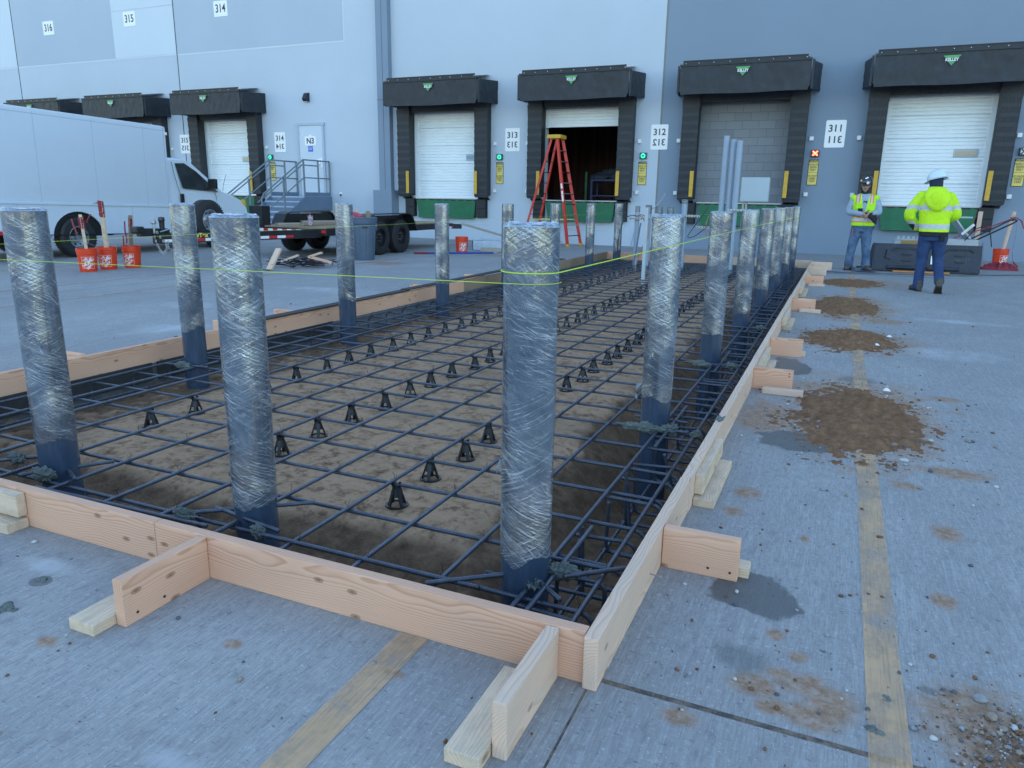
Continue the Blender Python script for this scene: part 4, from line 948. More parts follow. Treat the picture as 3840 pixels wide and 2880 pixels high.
pipe('short_conduit', -2.91, 15.05, 1.30, .058, m_pvc, 'thick grey conduit with a taped top right of the second post', 'conduit', GS, tape=.07)
pipe('short_conduit', -1.80, 15.2, 1.12, .035, m_pvc, 'short conduit with a film top beside the third right post', 'conduit', GS, tape=.10)
q = MB((-2.97, 12.24, 0)); q.box(-3.0, -2.945, 12.2, 12.26, -.1, 1.17, None, .004); tag(q.build('strut_post', m_panel), 'pale square strut post standing in the mat', 'post')
def strut(p0, p1, label, holes=True):
    t = thing('strut_channel', label, 'strut', p0, 0, 'galvanised strut channels at the conduits'); d = Vector(p1) - Vector(p0)
    q = MB(); q.bar((0, 0, 0), d, .04, .04, None, .003)
    n = int(d.length / .05) if holes else 0
    for i in range(n): c = d * ((i + .5) / n); q.box(c.x - .012, c.x + .012, c.y - .024, c.y - .0205, c.z - .008, c.z + .008, 1)
    q.build('channel', [m_steel, m_black], t)
    return t
strut((-2.99, 14.96, 1.0), (-2.58, 14.96, 1.0), 'slotted strut on the thick grey conduit, right of the second post')
strut((-2.05, 14.9, 1.13), (-1.75, 14.9, 1.13), 'slotted strut on the right tall conduit')
strut((-3.93, 14.76, .93), (-3.45, 14.76, .93), 'slotted strut behind the looped wires')
strut((-2.62, 14.9, .79), (-2.35, 14.9, .79), 'low slotted strut left of the third right post')
m_dk = M('dark_conduit', (.11, .14, .18), .4, metal=.4, var=.2)
for i, x in enumerate((-2.02, -1.955)):
    strut((x, 16.9, 0), (x, 16.9, 1.30), 'upright strut below the grey panel, %s one' % ('left' if i == 0 else 'right'), False)
for i in range(3): pipe('thin_conduit', -1.86 + .075 * i, 16.95, 1.22 - .03 * i, .014, m_dk, ('left', 'middle', 'right')[i] + ' of three thin dark conduits under the grey panel', 'conduit', 'thin conduits under the grey panel', z0=0)
t = thing('electrical_panel', 'flat grey electrical cabinet mounted in front of the block infill', 'electrical cabinet', (-1.78, 16.85, 1.54))
q = MB(); q.box(-.30, .27, -.10, .10, -.25, .25, None, .008); q.build('cabinet', m_panel, t)
q = MB(); q.box(-.285, .255, -.112, -.098, -.235, .235, None, .004); q.build('cover', m_panel, t)
def wire(pts, lb, col, r=.006):
    q = MB(pts[0]); P = [Vector(p) for p in pts]; out = []
    for i in range(len(P) - 1):
        p0, p1, p2, p3 = P[max(0, i - 1)], P[i], P[i + 1], P[min(len(P) - 1, i + 2)]
        for k in range(8):
            u = k / 8; out.append(.5 * ((2 * p1) + (p2 - p0) * u + (2 * p0 - 5 * p1 + 4 * p2 - p3) * u * u + (3 * p1 - p0 - 3 * p2 + p3) * u ** 3))
    out.append(P[-1]); q.tube(out, r, 6); return tag(q.build('wire', col, smooth=True), lb, 'wire', None)
m_cu = M('copper_wire', (.33, .17, .11), .45, metal=.3, var=.15); m_bw = M('black_wire', (.02, .02, .025), .4)
wire([(-3.80, 14.7, 1.0), (-3.98, 14.6, .93), (-4.06, 14.5, .6), (-4.02, 14.3, .25), (-3.93, 14.2, -.05)], 'black wire looped left of the short conduits', m_bw, .009)
wire([(-3.82, 14.72, .98), (-3.62, 14.6, .95), (-3.52, 14.5, .6), (-3.62, 14.4, .2), (-3.66, 14.3, -.05)], 'brown wire drooping right of the first short conduit', m_cu, .010)
wire([(-3.74, 14.72, 1.0), (-3.6, 14.6, .99), (-3.47, 14.5, .8), (-3.5, 14.45, .45), (-3.68, 14.3, .15)], 'copper coloured wire in front of the short conduits', m_cu, .010)
wire([(-3.66, 14.6, .85), (-3.69, 14.5, .4), (-3.72, 14.4, -.05)], 'thick dark cable dropping beside the short conduits', m_dk, .016)
wire([(-2.42, 14.9, 1.18), (-2.56, 14.85, .95), (-2.76, 14.8, .62), (-2.62, 14.8, .63), (-2.42, 14.85, .80)], 'dark wire loop left of the third right post', m_bw, .008)
wire([(-2.40, 14.9, 1.02), (-2.44, 14.85, .82), (-2.40, 14.8, .6)], 'orange-brown wire left of the third right post', m_cu, .008)
wire([(-3.52, 14.9, 1.12), (-3.38, 14.9, 1.25), (-3.28, 14.9, 1.42)], 'stiff grey cable sticking up from a taped conduit', m_pvc, .012)
wire([(-5.5, 20.9, .02), (-5.45, 20.92, .25), (-5.42, 20.95, .42)], 'grey stub cable at the foot of the wall', m_pvc, .012)

# ------------------------------------------------------------------ red stepladder by the open dock
m_red_fg = M('ladder_red', (.55, .028, .02), .4, var=.1, scale=3); m_alu = M('aluminium', (.5, .51, .52), .35, metal=.8)
t = thing('stepladder', 'tall red fibreglass stepladder with a yellow cap by the open dock', 'ladder', (-7.5, 19.9, 0)); o = (-7.5, 19.9, 0)
TX0, TX1, TYY, TZ = -7.66, -7.36, 20.0, 2.92
A = [(-6.95, 19.62, 0), (-6.83, 20.42, 0)]; AT = [(-7.42, 19.82, TZ), (-7.40, 20.18, TZ)]
B = [(-8.35, 19.60, 0), (-8.23, 20.36, 0)]; BT = [(-7.58, 19.82, TZ), (-7.56, 20.18, TZ)]
for a, b in zip(A, AT): q = MB(o); q.bar(a, b, .05, .085, None, .006); q.build('front_rail', m_red_fg, t)
for a, b in zip(B, BT): q = MB(o); q.bar(a, b, .045, .06, None, .006); q.build('rear_rail', m_red_fg, t)
for k in range(9):
    u = .1 + k * .098; p0 = Vector(A[0]).lerp(Vector(AT[0]), u); p1 = Vector(A[1]).lerp(Vector(AT[1]), u)
    q = MB(o); q.bar(p0, p1, .09, .022); q.build('step', m_alu if k % 3 else m_blackmetal, t)
    p0 = Vector(B[0]).lerp(Vector(BT[0]), u); p1 = Vector(B[1]).lerp(Vector(BT[1]), u); q = MB(o); q.bar(p0, p1, .03, .02); q.build('rear_brace', m_blackmetal, t)
q = MB(o); q.box(-7.70, -7.30, 19.74, 20.24, TZ - .03, TZ + .075, None, .02); q.build('cap', m_yellow, t)
q = MB(o)
for a, b in ((A[0], B[0]), (A[1], B[1])): 
    p = Vector(a).lerp(Vector(AT[0] if a == A[0] else AT[1]), .25); r_ = Vector(b).lerp(Vector(BT[0] if b == B[0] else BT[1]), .25); q.bar(p, r_, .02, .025)
q.build('spreader', M('spreader_yellow', (.55, .5, .2), .4, metal=.3), t)
for a in A + B: q = MB(o); q.box(a[0] - .05, a[0] + .05, a[1] - .045, a[1] + .045, 0, .07, None, .01); q.build('foot', m_yellow, t)
q = MB(o); p = Vector(A[0]).lerp(Vector(AT[0]), .5)
d = Vector(AT[0]) - Vector(A[0])
for u, h in ((.45, .09), (.50, .05), (.56, .07)):
    c = Vector(A[0]).lerp(Vector(AT[0]), u); n_ = d.normalized(); q.bar(c - n_ * h + Vector((0, -.028, 0)), c + n_ * h + Vector((0, -.028, 0)), .004, .06)
q.build('sticker', m_signwhite, t)

# ------------------------------------------------------------------ buckets, stakes, ribbons
m_ribbon = M('red_ribbon', (.24, .012, .024), .55, var=.2, scale=15)
def bucket(x, y, rz, label, handle=1, box=None, group='orange buckets'):
    t = thing('bucket', label, 'bucket', (x, y, 0), rz, group)
    q = MB(); prof = [(0, .004), (.125, 0), (.130, .01), (.148, .285), (.156, .29), (.156, .30), (.150, .305), (.150, .325), (.158, .33), (.158, .342), (.152, .346), (.152, .366), (.158, .37), (.158, .378), (.148, .378), (.122, .02), (0, .02)]
    q.lathe(prof, n=36); q.build('shell', m_orange, t, angle=35)
    q = MB(); s = handle; q.tube([(.158 * math.cos(a), .158 * math.sin(a) * .9 - .03 * s * math.sin(a) , .31 - s * .15 * math.sin(a)) for a in [PI * i / 14 for i in range(15)]] if s > 0 else
        [(.16 * math.cos(a), -.02, .33 + .13 * math.sin(a)) for a in [PI * i / 14 for i in range(15)]], .0025, 6); q.build('handle', m_steel, t)
    # printed square on the side: tilted lettering inside a white outline
    g = MB(); hw, hz = .095, .15
    def on(u, v, dr=.0015): r_ = .130 + .018 * (v + hz - .02) / .27 + dr; a = -PI / 2 + u / .14; return Vector((r_ * math.cos(a), r_ * math.sin(a), hz + v))
    for u0, u1, v0, v1 in ((-hw, hw, hw - .004, hw), (-hw, hw, -hw, -hw + .004), (-hw, -hw + .004, -hw, hw), (hw - .004, hw, -hw, hw)):
        g.grid(lambda a, b: on(u0 + (u1 - u0) * a, v0 + (v1 - v0) * b), 8, 8)
    pr = g.build('print', m_wprint, t)
    bm = bmesh.new()
    for body, sz, du, dv in (('THE', .046, -.036, .048), ('HOME', .078, -.002, .002), ('DEPOT', .046, .028, -.056)):
        cu = bpy.data.curves.new('x', 'FONT'); cu.body = body; cu.size = sz; cu.align_x = 'CENTER'; cu.align_y = 'CENTER'; cu.offset = .0022; cu.space_character = .86
        ob = bpy.data.objects.new('x', cu); C.objects.link(ob); me = ob.to_mesh()
        k = len(bm.verts); bm.from_mesh(me); bm.verts.ensure_lookup_table()
        ca, sa = math.cos(.72), math.sin(.72)
        for v in bm.verts[k:]:
            x_, y_ = v.co.x, v.co.y * 1.35; v.co = Vector((x_ * ca - y_ * sa * .9 + du, x_ * sa + y_ * ca * .75 + dv, 0))
        ob.to_mesh_clear(); bpy.data.objects.remove(ob); bpy.data.curves.remove(cu)
    bmesh.ops.subdivide_edges(bm, edges=[e for e in bm.edges if e.calc_length() > .02], cuts=1)
    for v in bm.verts: v.co = on(v.co.x, v.co.y, .002)
    me = bpy.data.meshes.new('lettering'); bm.to_mesh(me); bm.free(); me.materials.append(m_wprint)
    lo = bpy.data.objects.new('lettering', me); C.objects.link(lo); lo.parent = pr
    if box:
        q = MB(); q.grid(lambda a, b: Vector(((.146 + .001) * math.cos(box + .42 * (a - .5)), .147 * math.sin(box + .42 * (a - .5)), .10 + .15 * b)), 6, 4); q.build('warning_label', m_black, t)
    return t
def ribbon_wrap(o, parent, p, d, r0, turns=4, hang=(), seed=1):
    q = MB(o); p = Vector(p); d = Vector(d).normalized(); u, v = frame_for(d)
    for k in range(turns):
        c = p + d * (k * .035); pts = [c + (u * math.cos(a) + v * math.sin(a)) * (r0 + .004 * N(k, a, seed)) + d * .012 * math.sin(a + k * 2) for a in [2 * PI * i / 12 for i in range(13)]]
        vs = []
        for pp in pts: vs += [pp - d * .022, pp + d * .022]
        q.add(vs, [(2 * i, 2 * i + 1, 2 * i + 3, 2 * i + 2) for i in range(12)])
    for h in hang:
        vs = []
        for i, pp in enumerate(h): pp = Vector(pp); w_ = Vector((.014, .004, .006 * (i % 2))) if i else Vector((.02, 0, 0)); vs += [pp - w_, pp + w_]
        q.add(vs, [(2 * i, 2 * i + 1, 2 * i + 3, 2 * i + 2) for i in range(len(h) - 1)])
    return q.build('ribbon', m_ribbon, parent)
def stake(p0, p1, wd, mat, label, rib=None, hang=(), seed=1):
    t = thing('wooden_stake', label, 'stake', p0, 0, 'wooden stakes standing in buckets')
    p0, p1 = Vector(p0), Vector(p1); q = MB(p0); q.bar(p0, p1, wd, .038, None, .003); b = q.build('timber', mat, t)
    if rib: ribbon_wrap(p0, t, p0.lerp(p1, rib[0]), p1 - p0, wd * .54, rib[1], hang, seed)
    return t
bucket(-11.40, 8.43, .95, 'orange bucket on the left of three in front of the truck', -1)
bucket(-11.47, 8.86, .62, 'orange bucket in the middle of three in front of the truck', -1)
bucket(-11.42, 9.30, .40, 'orange bucket on the right of three in front of the truck', 1)
stake((-11.44, 8.48, .03), (-11.46, 8.44, .92), .085, w_treat, 'pale stake with maroon ribbon in the left one of three buckets', (.78, 5), [[(-11.57, 8.36, .85), (-11.52, 8.34, .76), (-11.46, 8.33, .66), (-11.44, 8.33, .60)]], 1)
stake((-11.46, 8.86, .03), (-11.46, 8.84, 1.12), .085, w_treat, 'tallest stake, its top wound in maroon ribbon, in the middle bucket', (.80, 7), [[(-11.5, 8.74, 1.09), (-11.42, 8.72, 1.11), (-11.32, 8.74, 1.07)], [(-11.58, 8.72, .92), (-11.64, 8.70, .84), (-11.67, 8.70, .78)]], 2)
stake((-11.45, 9.30, .03), (-11.33, 9.28, .90), .06, w_brown, 'narrow brown stake with hanging maroon ribbon in the right bucket', (.80, 4), [[(-11.36, 9.18, .80), (-11.35, 9.16, .65), (-11.34, 9.17, .5), (-11.36, 9.17, .42)], [(-11.42, 9.17, .55), (-11.43, 9.17, .42), (-11.42, 9.17, .3)]], 3)
bucket(-8.32, 15.9, .75, 'orange bucket standing by the blue pole near the wall', 1, box=-.35)
bucket(3.22, 19.2, .5, 'orange bucket with a broken stake at the right, strap around it', 1, box=None)
bucket(2.72, 19.5, .2, 'orange bucket half hidden behind the loader bucket', 1)
stake((3.22, 19.2, .03), (3.32, 19.1, 1.17), .075, w_pale, 'pale round-topped stake in the right-hand bucket', (.86, 2), [[(3.36, 19.03, 1.05), (3.46, 19.0, .98), (3.52, 18.98, .82)]], 4)
stake((2.78, 19.55, .03), (2.76, 19.5, 1.16), .085, w_pale, 'upright pale stake behind the loader bucket')
def strap(pts, lb, wd=.02):
    q = MB(pts[0]); vs = []
    for p in pts: p = Vector(p); vs += [p - Vector((0, .004, wd)), p + Vector((0, .004, wd))]
    q.add(vs, [(2 * i, 2 * i + 1, 2 * i + 3, 2 * i + 2) for i in range(len(pts) - 1)]); tag(q.build('strap', m_ribbon), lb, 'strap')
strap([(3.34, 19.0, 1.05), (2.9, 18.9, .85), (2.3, 18.8, .62), (2.05, 18.75, .50)], 'red strap stretched from the right stake toward the tool box', .013)
strap([(3.36, 19.02, 1.06), (3.40, 18.98, .7), (3.38, 18.97, .35), (3.42, 18.9, .12), (3.5, 18.8, .03)], 'red strap hanging down the front of the right bucket', .02)
strap([(2.76, 19.45, 1.45), (2.68, 19.3, 1.1), (2.55, 19.1, .85), (2.4, 19.0, .62)], 'dark red strap hanging beside the upright stake', .012)
q = MB((3.0, 18.4, 0))
def heap(u, v):
    x = 2.72 + .66 * u; y = 17.95 + .5 * v; e = math.sin(PI * u) ** .5 * math.sin(PI * v) ** .5
    return Vector((x + .05 * N(u * 5, v * 5, 1), y, .004 + e * (.06 + .16 * abs(N(u * 7, v * 7, 2)) + .12 * max(0, u - .4))))
q.grid(heap, 34, 26); tag(q.build('strap_pile', m_ribbon), 'crumpled dark red straps heaped in front of the right bucket', 'straps')
# ------------------------------------------------------------------ white box truck parked beside the dock
m_truck = M('truck_white', (.60, .68, .76), .35, var=.02, scale=.7, dirt=(.5, .55, .6), dirt_amt=.2, coat=.3)
m_glass = M('dark_glass', (.03, .038, .042), .06, var=.2, spec=.8)
m_rimgrey = M('rim_grey', (.33, .36, .40), .35, metal=.6, var=.15, scale=12)
m_rimblack = M('rim_black', (.02, .021, .024), .35, metal=.3, var=.2)
m_reflred = M('reflector_red', (.55, .02, .03), .35); m_reflwhite = M('reflector_white', (.8, .82, .85), .3)
def wheel(parent, c, r, w, rim_r, mrim, side=1, bolts=8, holes=8):
    c = Vector(c)
    q = MB(); q.lathe([(rim_r, -w * .42), (rim_r * 1.05, -w * .5), (r * .86, -w * .5), (r * .97, -w * .38), (r, -w * .25), (r, w * .25), (r * .97, w * .38), (r * .86, w * .5), (rim_r * 1.05, w * .5), (rim_r, w * .42)], (0, 0, 0), 40, None, 'X')
    for k in range(44):
        a = 2 * PI * k / 44
        for x0 in (-w * .3, 0, w * .3): q.box(x0 - w * .11, x0 + w * .11, -.012, .012, r - .006, r + .003, None, 0, Matrix.Rotation(a + (x0 > 0) * .07, 4, 'X'))
    ty = q.build('tyre', m_rubber, parent, angle=35); ty.location = c
    q = MB(); s = side; q.lathe([(rim_r, s * w * .46), (rim_r * .93, s * w * .47), (rim_r * .86, s * w * .2), (rim_r * .55, s * w * .12), (rim_r * .42, s * w * .2), (rim_r * .3, s * w * .22), (rim_r * .28, s * w * .34), (0, s * w * .36)], (0, 0, 0), 32, None, 'X')
    rim = q.build('rim', mrim, parent, angle=40); rim.location = c
    q = MB()
    for k in range(holes):
        a = 2 * PI * (k + .5) / holes; q.lathe([(0, s * w * .205), (rim_r * .095, s * w * .20), (rim_r * .1, s * w * .1)], (0, rim_r * .70 * math.cos(a), rim_r * .70 * math.sin(a)), 10, None, 'X')
    q.build('vent_holes', m_black, rim)
    q = MB()
    for k in range(bolts):
        a = 2 * PI * k / bolts; q.lathe([(0, s * w * .32), (rim_r * .05, s * w * .30), (rim_r * .055, s * w * .1)], (0, rim_r * .42 * math.cos(a), rim_r * .42 * math.sin(a)), 8, None, 'X')
    q.build('lug_nuts', m_steel, rim)
o = (-14.0, 10.1, 0)
t = thing('box_truck', 'white box truck parked nose toward the docks, its body cut by the left edge', 'truck', o); t.rotation_euler = (-.0207, 0, 0); t.location.y += .15
YZX = lambda x: Matrix(((0, 0, 1, x), (1, 0, 0, 0), (0, 1, 0, 0), (0, 0, 0, 1)))
q = MB(o); q.box(-16.32, -14.01, 7.0, 12.42, 1.06, 2.77, None, .06); q.build('cargo_box', m_truck, t, angle=35)
ar = [(10.1 + .56 * math.cos(a), .40 + .50 * math.sin(a)) for a in [PI - PI * i / 16 for i in range(17)]]
q = MB(o)
for x in (-14.03, -16.32): q.prism([(7.0, .44), (9.50, .44)] + ar + [(10.70, .44), (12.42, .44), (12.42, 1.03), (7.0, 1.03)], .04, YZX(x))
q.box(-16.28, -14.03, 7.0, 12.40, .98, 1.06); q.build('lower_skirt', m_truck, t)
q = MB(o); q.box(-14.02, -13.965, 7.0, 12.42, 1.02, 1.075, None, .01); q.build('rub_rail', m_truck, t, angle=40)
q = MB(o); q.box(-14.0, -13.985, 7.0, 12.40, .44, .46); q.box(-15.8, -14.5, 7.2, 14.4, .42, .6); q.box(-14.6, -14.06, 9.3, 10.9, .42, .97); q.build('chassis', m_black, t)
q = MB(o)
for y in (8.2, 9.4, 10.6, 11.8): q.box(-14.012, -14.0085, y - .004, y + .004, 1.08, 2.70)
q.box(-14.012, -14.0085, 7.0, 12.38, 2.66, 2.672); q.box(-14.012, -14.006, 12.33, 12.345, .46, 2.74); q.box(-13.996, -13.988, 8.9, 8.912, .46, 1.02); q.box(-13.996, -13.988, 11.35, 11.362, .46, 1.02)
q.build('panel_seam', m_wall_med, t)
q = MB(o); q.box(-13.99, -13.975, 8.35, 9.1, .46, .53); q.build('red_reflector', m_reflred, t)
wheel(t, Vector((-14.14, 10.1, .40)) - Vector(o), .40, .26, .215, m_rimgrey, 1, 8, 8)
wheel(t, Vector((-16.1, 10.1, .40)) - Vector(o), .40, .26, .215, m_rimgrey, -1)
wheel(t, Vector((-14.2, 13.95, .39)) - Vector(o), .39, .23, .21, m_rimgrey, 1)
# cab: side profile lofted across the width with tumblehome
prof = [(12.44, .5), (12.44, 2.06), (12.6, 2.12), (12.95, 2.13), (13.2, 2.06), (13.62, 1.76), (14.05, 1.43), (14.3, 1.385), (14.6, 1.27), (14.8, 1.09), (14.86, .8), (14.84, .5)]
q = MB(o); rows = []
for x, k in ((-16.2, .0), (-16.16, .5), (-16.05, 1), (-14.17, 1), (-14.07, .5), (-14.03, 0)):
    rows.append([Vector((x + ((-.10 if x > -15 else .10) * max(0, (z - 1.4) / .7)), 12.44 + (y - 12.44) * (1 - .012 * (1 - k)), z - .05 * (1 - k) * (z > 1))) for y, z in prof])
n = len(prof); q.add([p for r_ in rows for p in r_], [(i * n + j, i * n + j + 1, (i + 1) * n + j + 1, (i + 1) * n + j) for i in range(5) for j in range(n - 1)] + [tuple(range(n)), tuple(range(6 * n - 1, 5 * n - 1, -1))])
cab = q.build('cab', m_truck, t, angle=40)
def cabx(z): return -14.03 - .10 * max(0, (z - 1.4) / .7) + .006
wp = [(12.68, 2.00), (12.95, 2.02), (13.26, 1.86), (13.66, 1.56), (13.86, 1.40), (12.80, 1.45)]
q = MB(o); q.add([(cabx(z), y, z) for y, z in wp], [tuple(range(len(wp)))]); wn_ = q.build('side_window', m_glass, t); 
q = MB(o); q.add([(-14.25, 13.24, 2.045), (-15.98, 13.24, 2.045), (-16.05, 14.02, 1.465), (-14.2, 14.02, 1.465)], [(0, 1, 2, 3)]); q.build('windshield', m_glass, t)
q = MB(o); q.tube([(cabx(z) + .002, y, z) for y, z in ((12.60, 2.02), (12.62, 1.7), (12.74, 1.2), (12.78, .6))], .008, 4); q.tube([(-14.02, 13.74, 1.40), (-14.02, 13.78, 1.30), (-14.02, 13.78, 1.2)], .006, 4); q.build('door_seam', m_jointline, t)
q = MB(o); q.box(-14.035, -14.0, 12.70, 12.80, 1.13, 1.33, None, .015); q.build('door_handle', m_black, t)
q = MB(o); q.box(-13.98, -13.74, 13.49, 13.58, 1.46, 1.70, None, .03); q.box(-14.1, -13.9, 13.52, 13.57, 1.45, 1.5); q.build('mirror', m_black, t, angle=40)
q = MB(o); q.tube([(-14.12, 14.1, 1.42), (-14.10, 14.12, 1.6), (-14.05, 14.17, 1.83)], .005, 5); q.build('antenna', m_black, t)
q = MB(o); q.box(-14.02, -13.99, 12.37, 12.425, 2.58, 2.64); q.build('marker_lamp', m_wprint, t)
q = MB(o); q.box(-16.1, -14.1, 14.82, 14.95, .5, .72, None, .02); q.build('bumper', m_black, t)

# ------------------------------------------------------------------ black flatbed trailer
DX0, DX1, DY0, DY1 = -11.76, -9.74, 12.6, 17.9; o = (-10.75, 14.6, 0)
t = thing('flatbed_trailer', 'black tandem-axle flatbed trailer with wood deck, parked by the wall', 'trailer', o)
q = MB(o); q.box(DX0, DX1, DY0, DY1, .47, .615, None, .008); q.build('deck_frame', m_blackmetal, t)
q = MB(o)
for k in range(9): x = DX0 + .04 + k * .216; q.box(x, x + .205, DY0 + .05, DY1 - .02, .615, .645, None, .003)
q.build('deck_planks', w_brown, t)
q = MB(o)
for y in (DY0 - .012,):
    n = 16; dx = (DX1 - DX0) / n
    for k in range(n): q.box(DX0 + k * dx, DX0 + (k + 1) * dx, y, y + .01, .525, .585, k % 2)
q.build('reflective_tape', [m_reflwhite, m_reflred], t)
CP = Vector((-10.72, 9.25, .52))
for s, xe in ((1, DX1 - .15), (-1, DX0 + .15)):
    q = MB(o); p1 = Vector((xe, DY0, .52)); p0 = CP + Vector((s * .05, 0, 0)); q.bar(p0, p1, .07, .17, None, .005); tg = q.build('tongue_beam', m_blackmetal, t)
    if s > 0:
        d = (p1 - p0).normalized(); nrm = Vector((d.y, -d.x, 0)); q = MB(o)
        for k in range(14):
            a = p0 + d * (.08 + k * .19) + nrm * .037 + Vector((0, 0, -.035)); q.bar(a, a + d * .19, .004, .05, k % 2)
        q.build('tongue_tape', [m_reflwhite, m_reflred], tg)
        c = p0 + d * .74 + nrm * .0395 + Vector((0, 0, .04)) - Vector(o)
        text('lettering', 'BigTex', .105, m_sign_y, tg, c, (PI / 2, 0, math.atan2(d.y, d.x)), bold=.003, sx=1.05)
q = MB(o); q.bar(CP + Vector((0, -.35, .12)), CP + Vector((0, .25, .1)), .11, .14, None, .02); q.bar(CP + Vector((0, -.45, .16)), CP + Vector((0, -.28, .16)), .16, .12, None, .03)
q.lathe([(0, .42), (.05, .41), (.055, .36), (.045, .33), (.04, .1)], CP + Vector((.02, .12, -.05)), 14); q.build('coupler', m_blackmetal, t)
q = MB(o); q.lathe([(0, .33), (.03, .325), (.045, .30), (.045, .27), (.03, .25)], CP + Vector((.08, -.1, 0)), 14); q.lathe([(.02, .26), (.02, .1)], CP + Vector((.08, -.1, 0)), 8); q.build('hitch_ball', m_steel, t)
q = MB(o)
for k in range(2):
    for i in range(15):
        u = i / 14; c = CP + Vector((.05 + .10 * k + .10 * u, -.1 + .42 * u * (k + .5), .02 + .20 * (1 - u) - .60 * math.sin(PI * (u * .62 + .2)) + .25))
        q.tube([c + Vector((.012 * math.cos(a) * (1 if i % 2 else .3), .012 * math.cos(a) * (.3 if i % 2 else 1), .024 * math.sin(a))) for a in [2 * PI * j / 8 for j in range(9)]], .006, 5)
q.build('safety_chain', m_steel, t)
q = MB(o); q.tube([CP + Vector(v) for v in ((.18, .55, .02), (.2, .55, .30), (.16, .62, .42), (.1, .75, .44), (.05, .8, .40))], .03, 8); q.build('jack_arm', m_blackmetal, t, smooth=True)
q = MB(o); q.tube([CP + Vector(v) for v in ((.1, 0, .12), (.25, .2, .2), (.38, .45, -.1), (.34, .5, -.38))], .012, 6); q.build('cable', m_pvc, t, smooth=True)
wheel(t, Vector((-9.58, 14.20, .385)) - Vector(o), .385, .235, .20, m_rimblack, 1); wheel(t, Vector((-9.58, 15.07, .385)) - Vector(o), .385, .235, .20, m_rimblack, 1)
wheel(t, Vector((-11.92, 14.20, .385)) - Vector(o), .385, .235, .20, m_rimblack, -1); wheel(t, Vector((-11.92, 15.07, .385)) - Vector(o), .385, .235, .20, m_rimblack, -1)
wheel(t, Vector((-11.05, 10.72, .80)) - Vector(o), .37, .22, .20, m_rimgrey, 1, 8, 8)
q = MB(o); q.box(-11.25, -11.15, 10.66, 10.78, .5, .85); q.build('spare_mount', m_blackmetal, t)
for x0, x1 in ((DX1 - .02, -9.43), (-12.07, DX0 + .02)):
    q = MB(o); pr = [(13.52, .50), (13.76, .86), (13.92, .91), (15.36, .91), (15.50, .86), (15.74, .50), (15.70, .49), (15.48, .84), (15.35, .89), (13.93, .89), (13.78, .84), (13.56, .49)]
    q.prism(pr, x1 - x0, YZX(x0)); q.prism([(13.58, .52), (13.79, .86), (15.48, .86), (15.70, .52)], .02, YZX(x1 - .26 if x1 > -10 else x0 + .26)); q.build('fender', m_blackmetal, t)
q = MB(o); q.box(DX0 + .02, DX0 + .36, DY0 - .02, DY0 + .25, .615, 1.05, None, .01); q.build('tool_box', m_blackmetal, t)
q = MB(o); q.bar((DX1 - .12, DY1, .53), (DX1 - .12, DY1 + .85, .50), .10, .13, None, .005); q.bar((DX1 - .45, DY1 - .1, .6), (DX1 - .2, DY1 + .4, .58), .3, .04); q.bar((DX0 + .12, DY1, .53), (DX0 + .12, DY1 + .85, .50), .10, .13); q.build('rear_ramp', m_blackmetal, t)
q = MB(o); q.box(DX1 - .068, DX1 - .06, DY1 + .1, DY1 + .22, .46, .52, 0); q.box(DX1 - .068, DX1 - .06, DY1 + .22, DY1 + .34, .46, .52, 1); q.build('rear_tape', [m_reflwhite, m_reflred], t)
GP = 'loose planks on the trailer deck'
for i, (x, y, L, a, z, lb) in enumerate(((-10.9, 14.2, 2.6, 1.2, .665, 'nearest'), (-10.7, 14.9, 3.0, 1.35, .67, 'middle'), (-11.0, 15.4, 2.8, 1.1, .685, 'farthest'), (-10.5, 13.6, 1.6, 1.5, .665, 'shortest'))):
    q = MB(); q.box(-L / 2, L / 2, -.09, .09, -.019, .019, None, .003); b = q.build('plank', w_brown if i % 2 else w_grey); b.location = (x, y, z); b.rotation_euler = (0, .0, a)
    tag(b, 'used plank lying on the trailer deck, the %s one' % lb, 'plank', GP)
q = MB((-10.25, 12.75, .645)); q.lathe([(0, .002), (.035, 0), (.05, .10), (.055, .21), (.057, .215), (.05, .225), (0, .225)], (-10.25, 12.75, .645), 20); q.tube([(-10.25, 12.75, .86), (-10.26, 12.75, .94)], .006, 6)
tm = NT('tumbler_print'); vo = tm.n('ShaderNodeTexVoronoi'); tm.l(tm.co(), vo.inputs['Vector']); vo.inputs['Scale'].default_value = 28; tm.set(Base_Color=tm.ramp(vo.outputs['Distance'], [(.2, (.55, .42, .5)), (.5, (.22, .10, .16)), (.7, (.7, .66, .68))]), Roughness=.3)
tag(q.build('tumbler', tm.m, smooth=True), 'pink speckled tumbler standing on the front edge of the trailer deck', 'tumbler')
# ------------------------------------------------------------------ grey rubbish bin
m_bin = M('bin_grey', (.085, .12, .17), .55, var=.1, scale=4)
x, y = -9.06, 12.92
t = thing('trash_can', 'round blue-grey plastic rubbish bin beside the trailer wheels', 'trash can', (x, y, 0))
q = MB(); q.lathe([(0, .01), (.215, 0), (.225, .03), (.265, .72), (.285, .74), (.295, .80), (.30, .835), (.305, .85), (.29, .87), (.28, .86), (.27, .78), (.2, .1)], n=48)
for k in range(8): a = k * PI / 4 + .2; q.bar((.232 * math.cos(a), .232 * math.sin(a), .06), (.27 * math.cos(a), .27 * math.sin(a), .70), .05, .012, None, .004)
q.build('body', m_bin, t, angle=35)
for a in (PI + .5, .5): q = MB(); q.tube([(.28 * math.cos(a + d), .28 * math.sin(a + d), z) for d, z in ((-.25, .74), (-.2, .64), (0, .60), (.2, .64), (.25, .74))] , .016, 8); q.build('handle', m_bin, t, smooth=True)
q = MB()
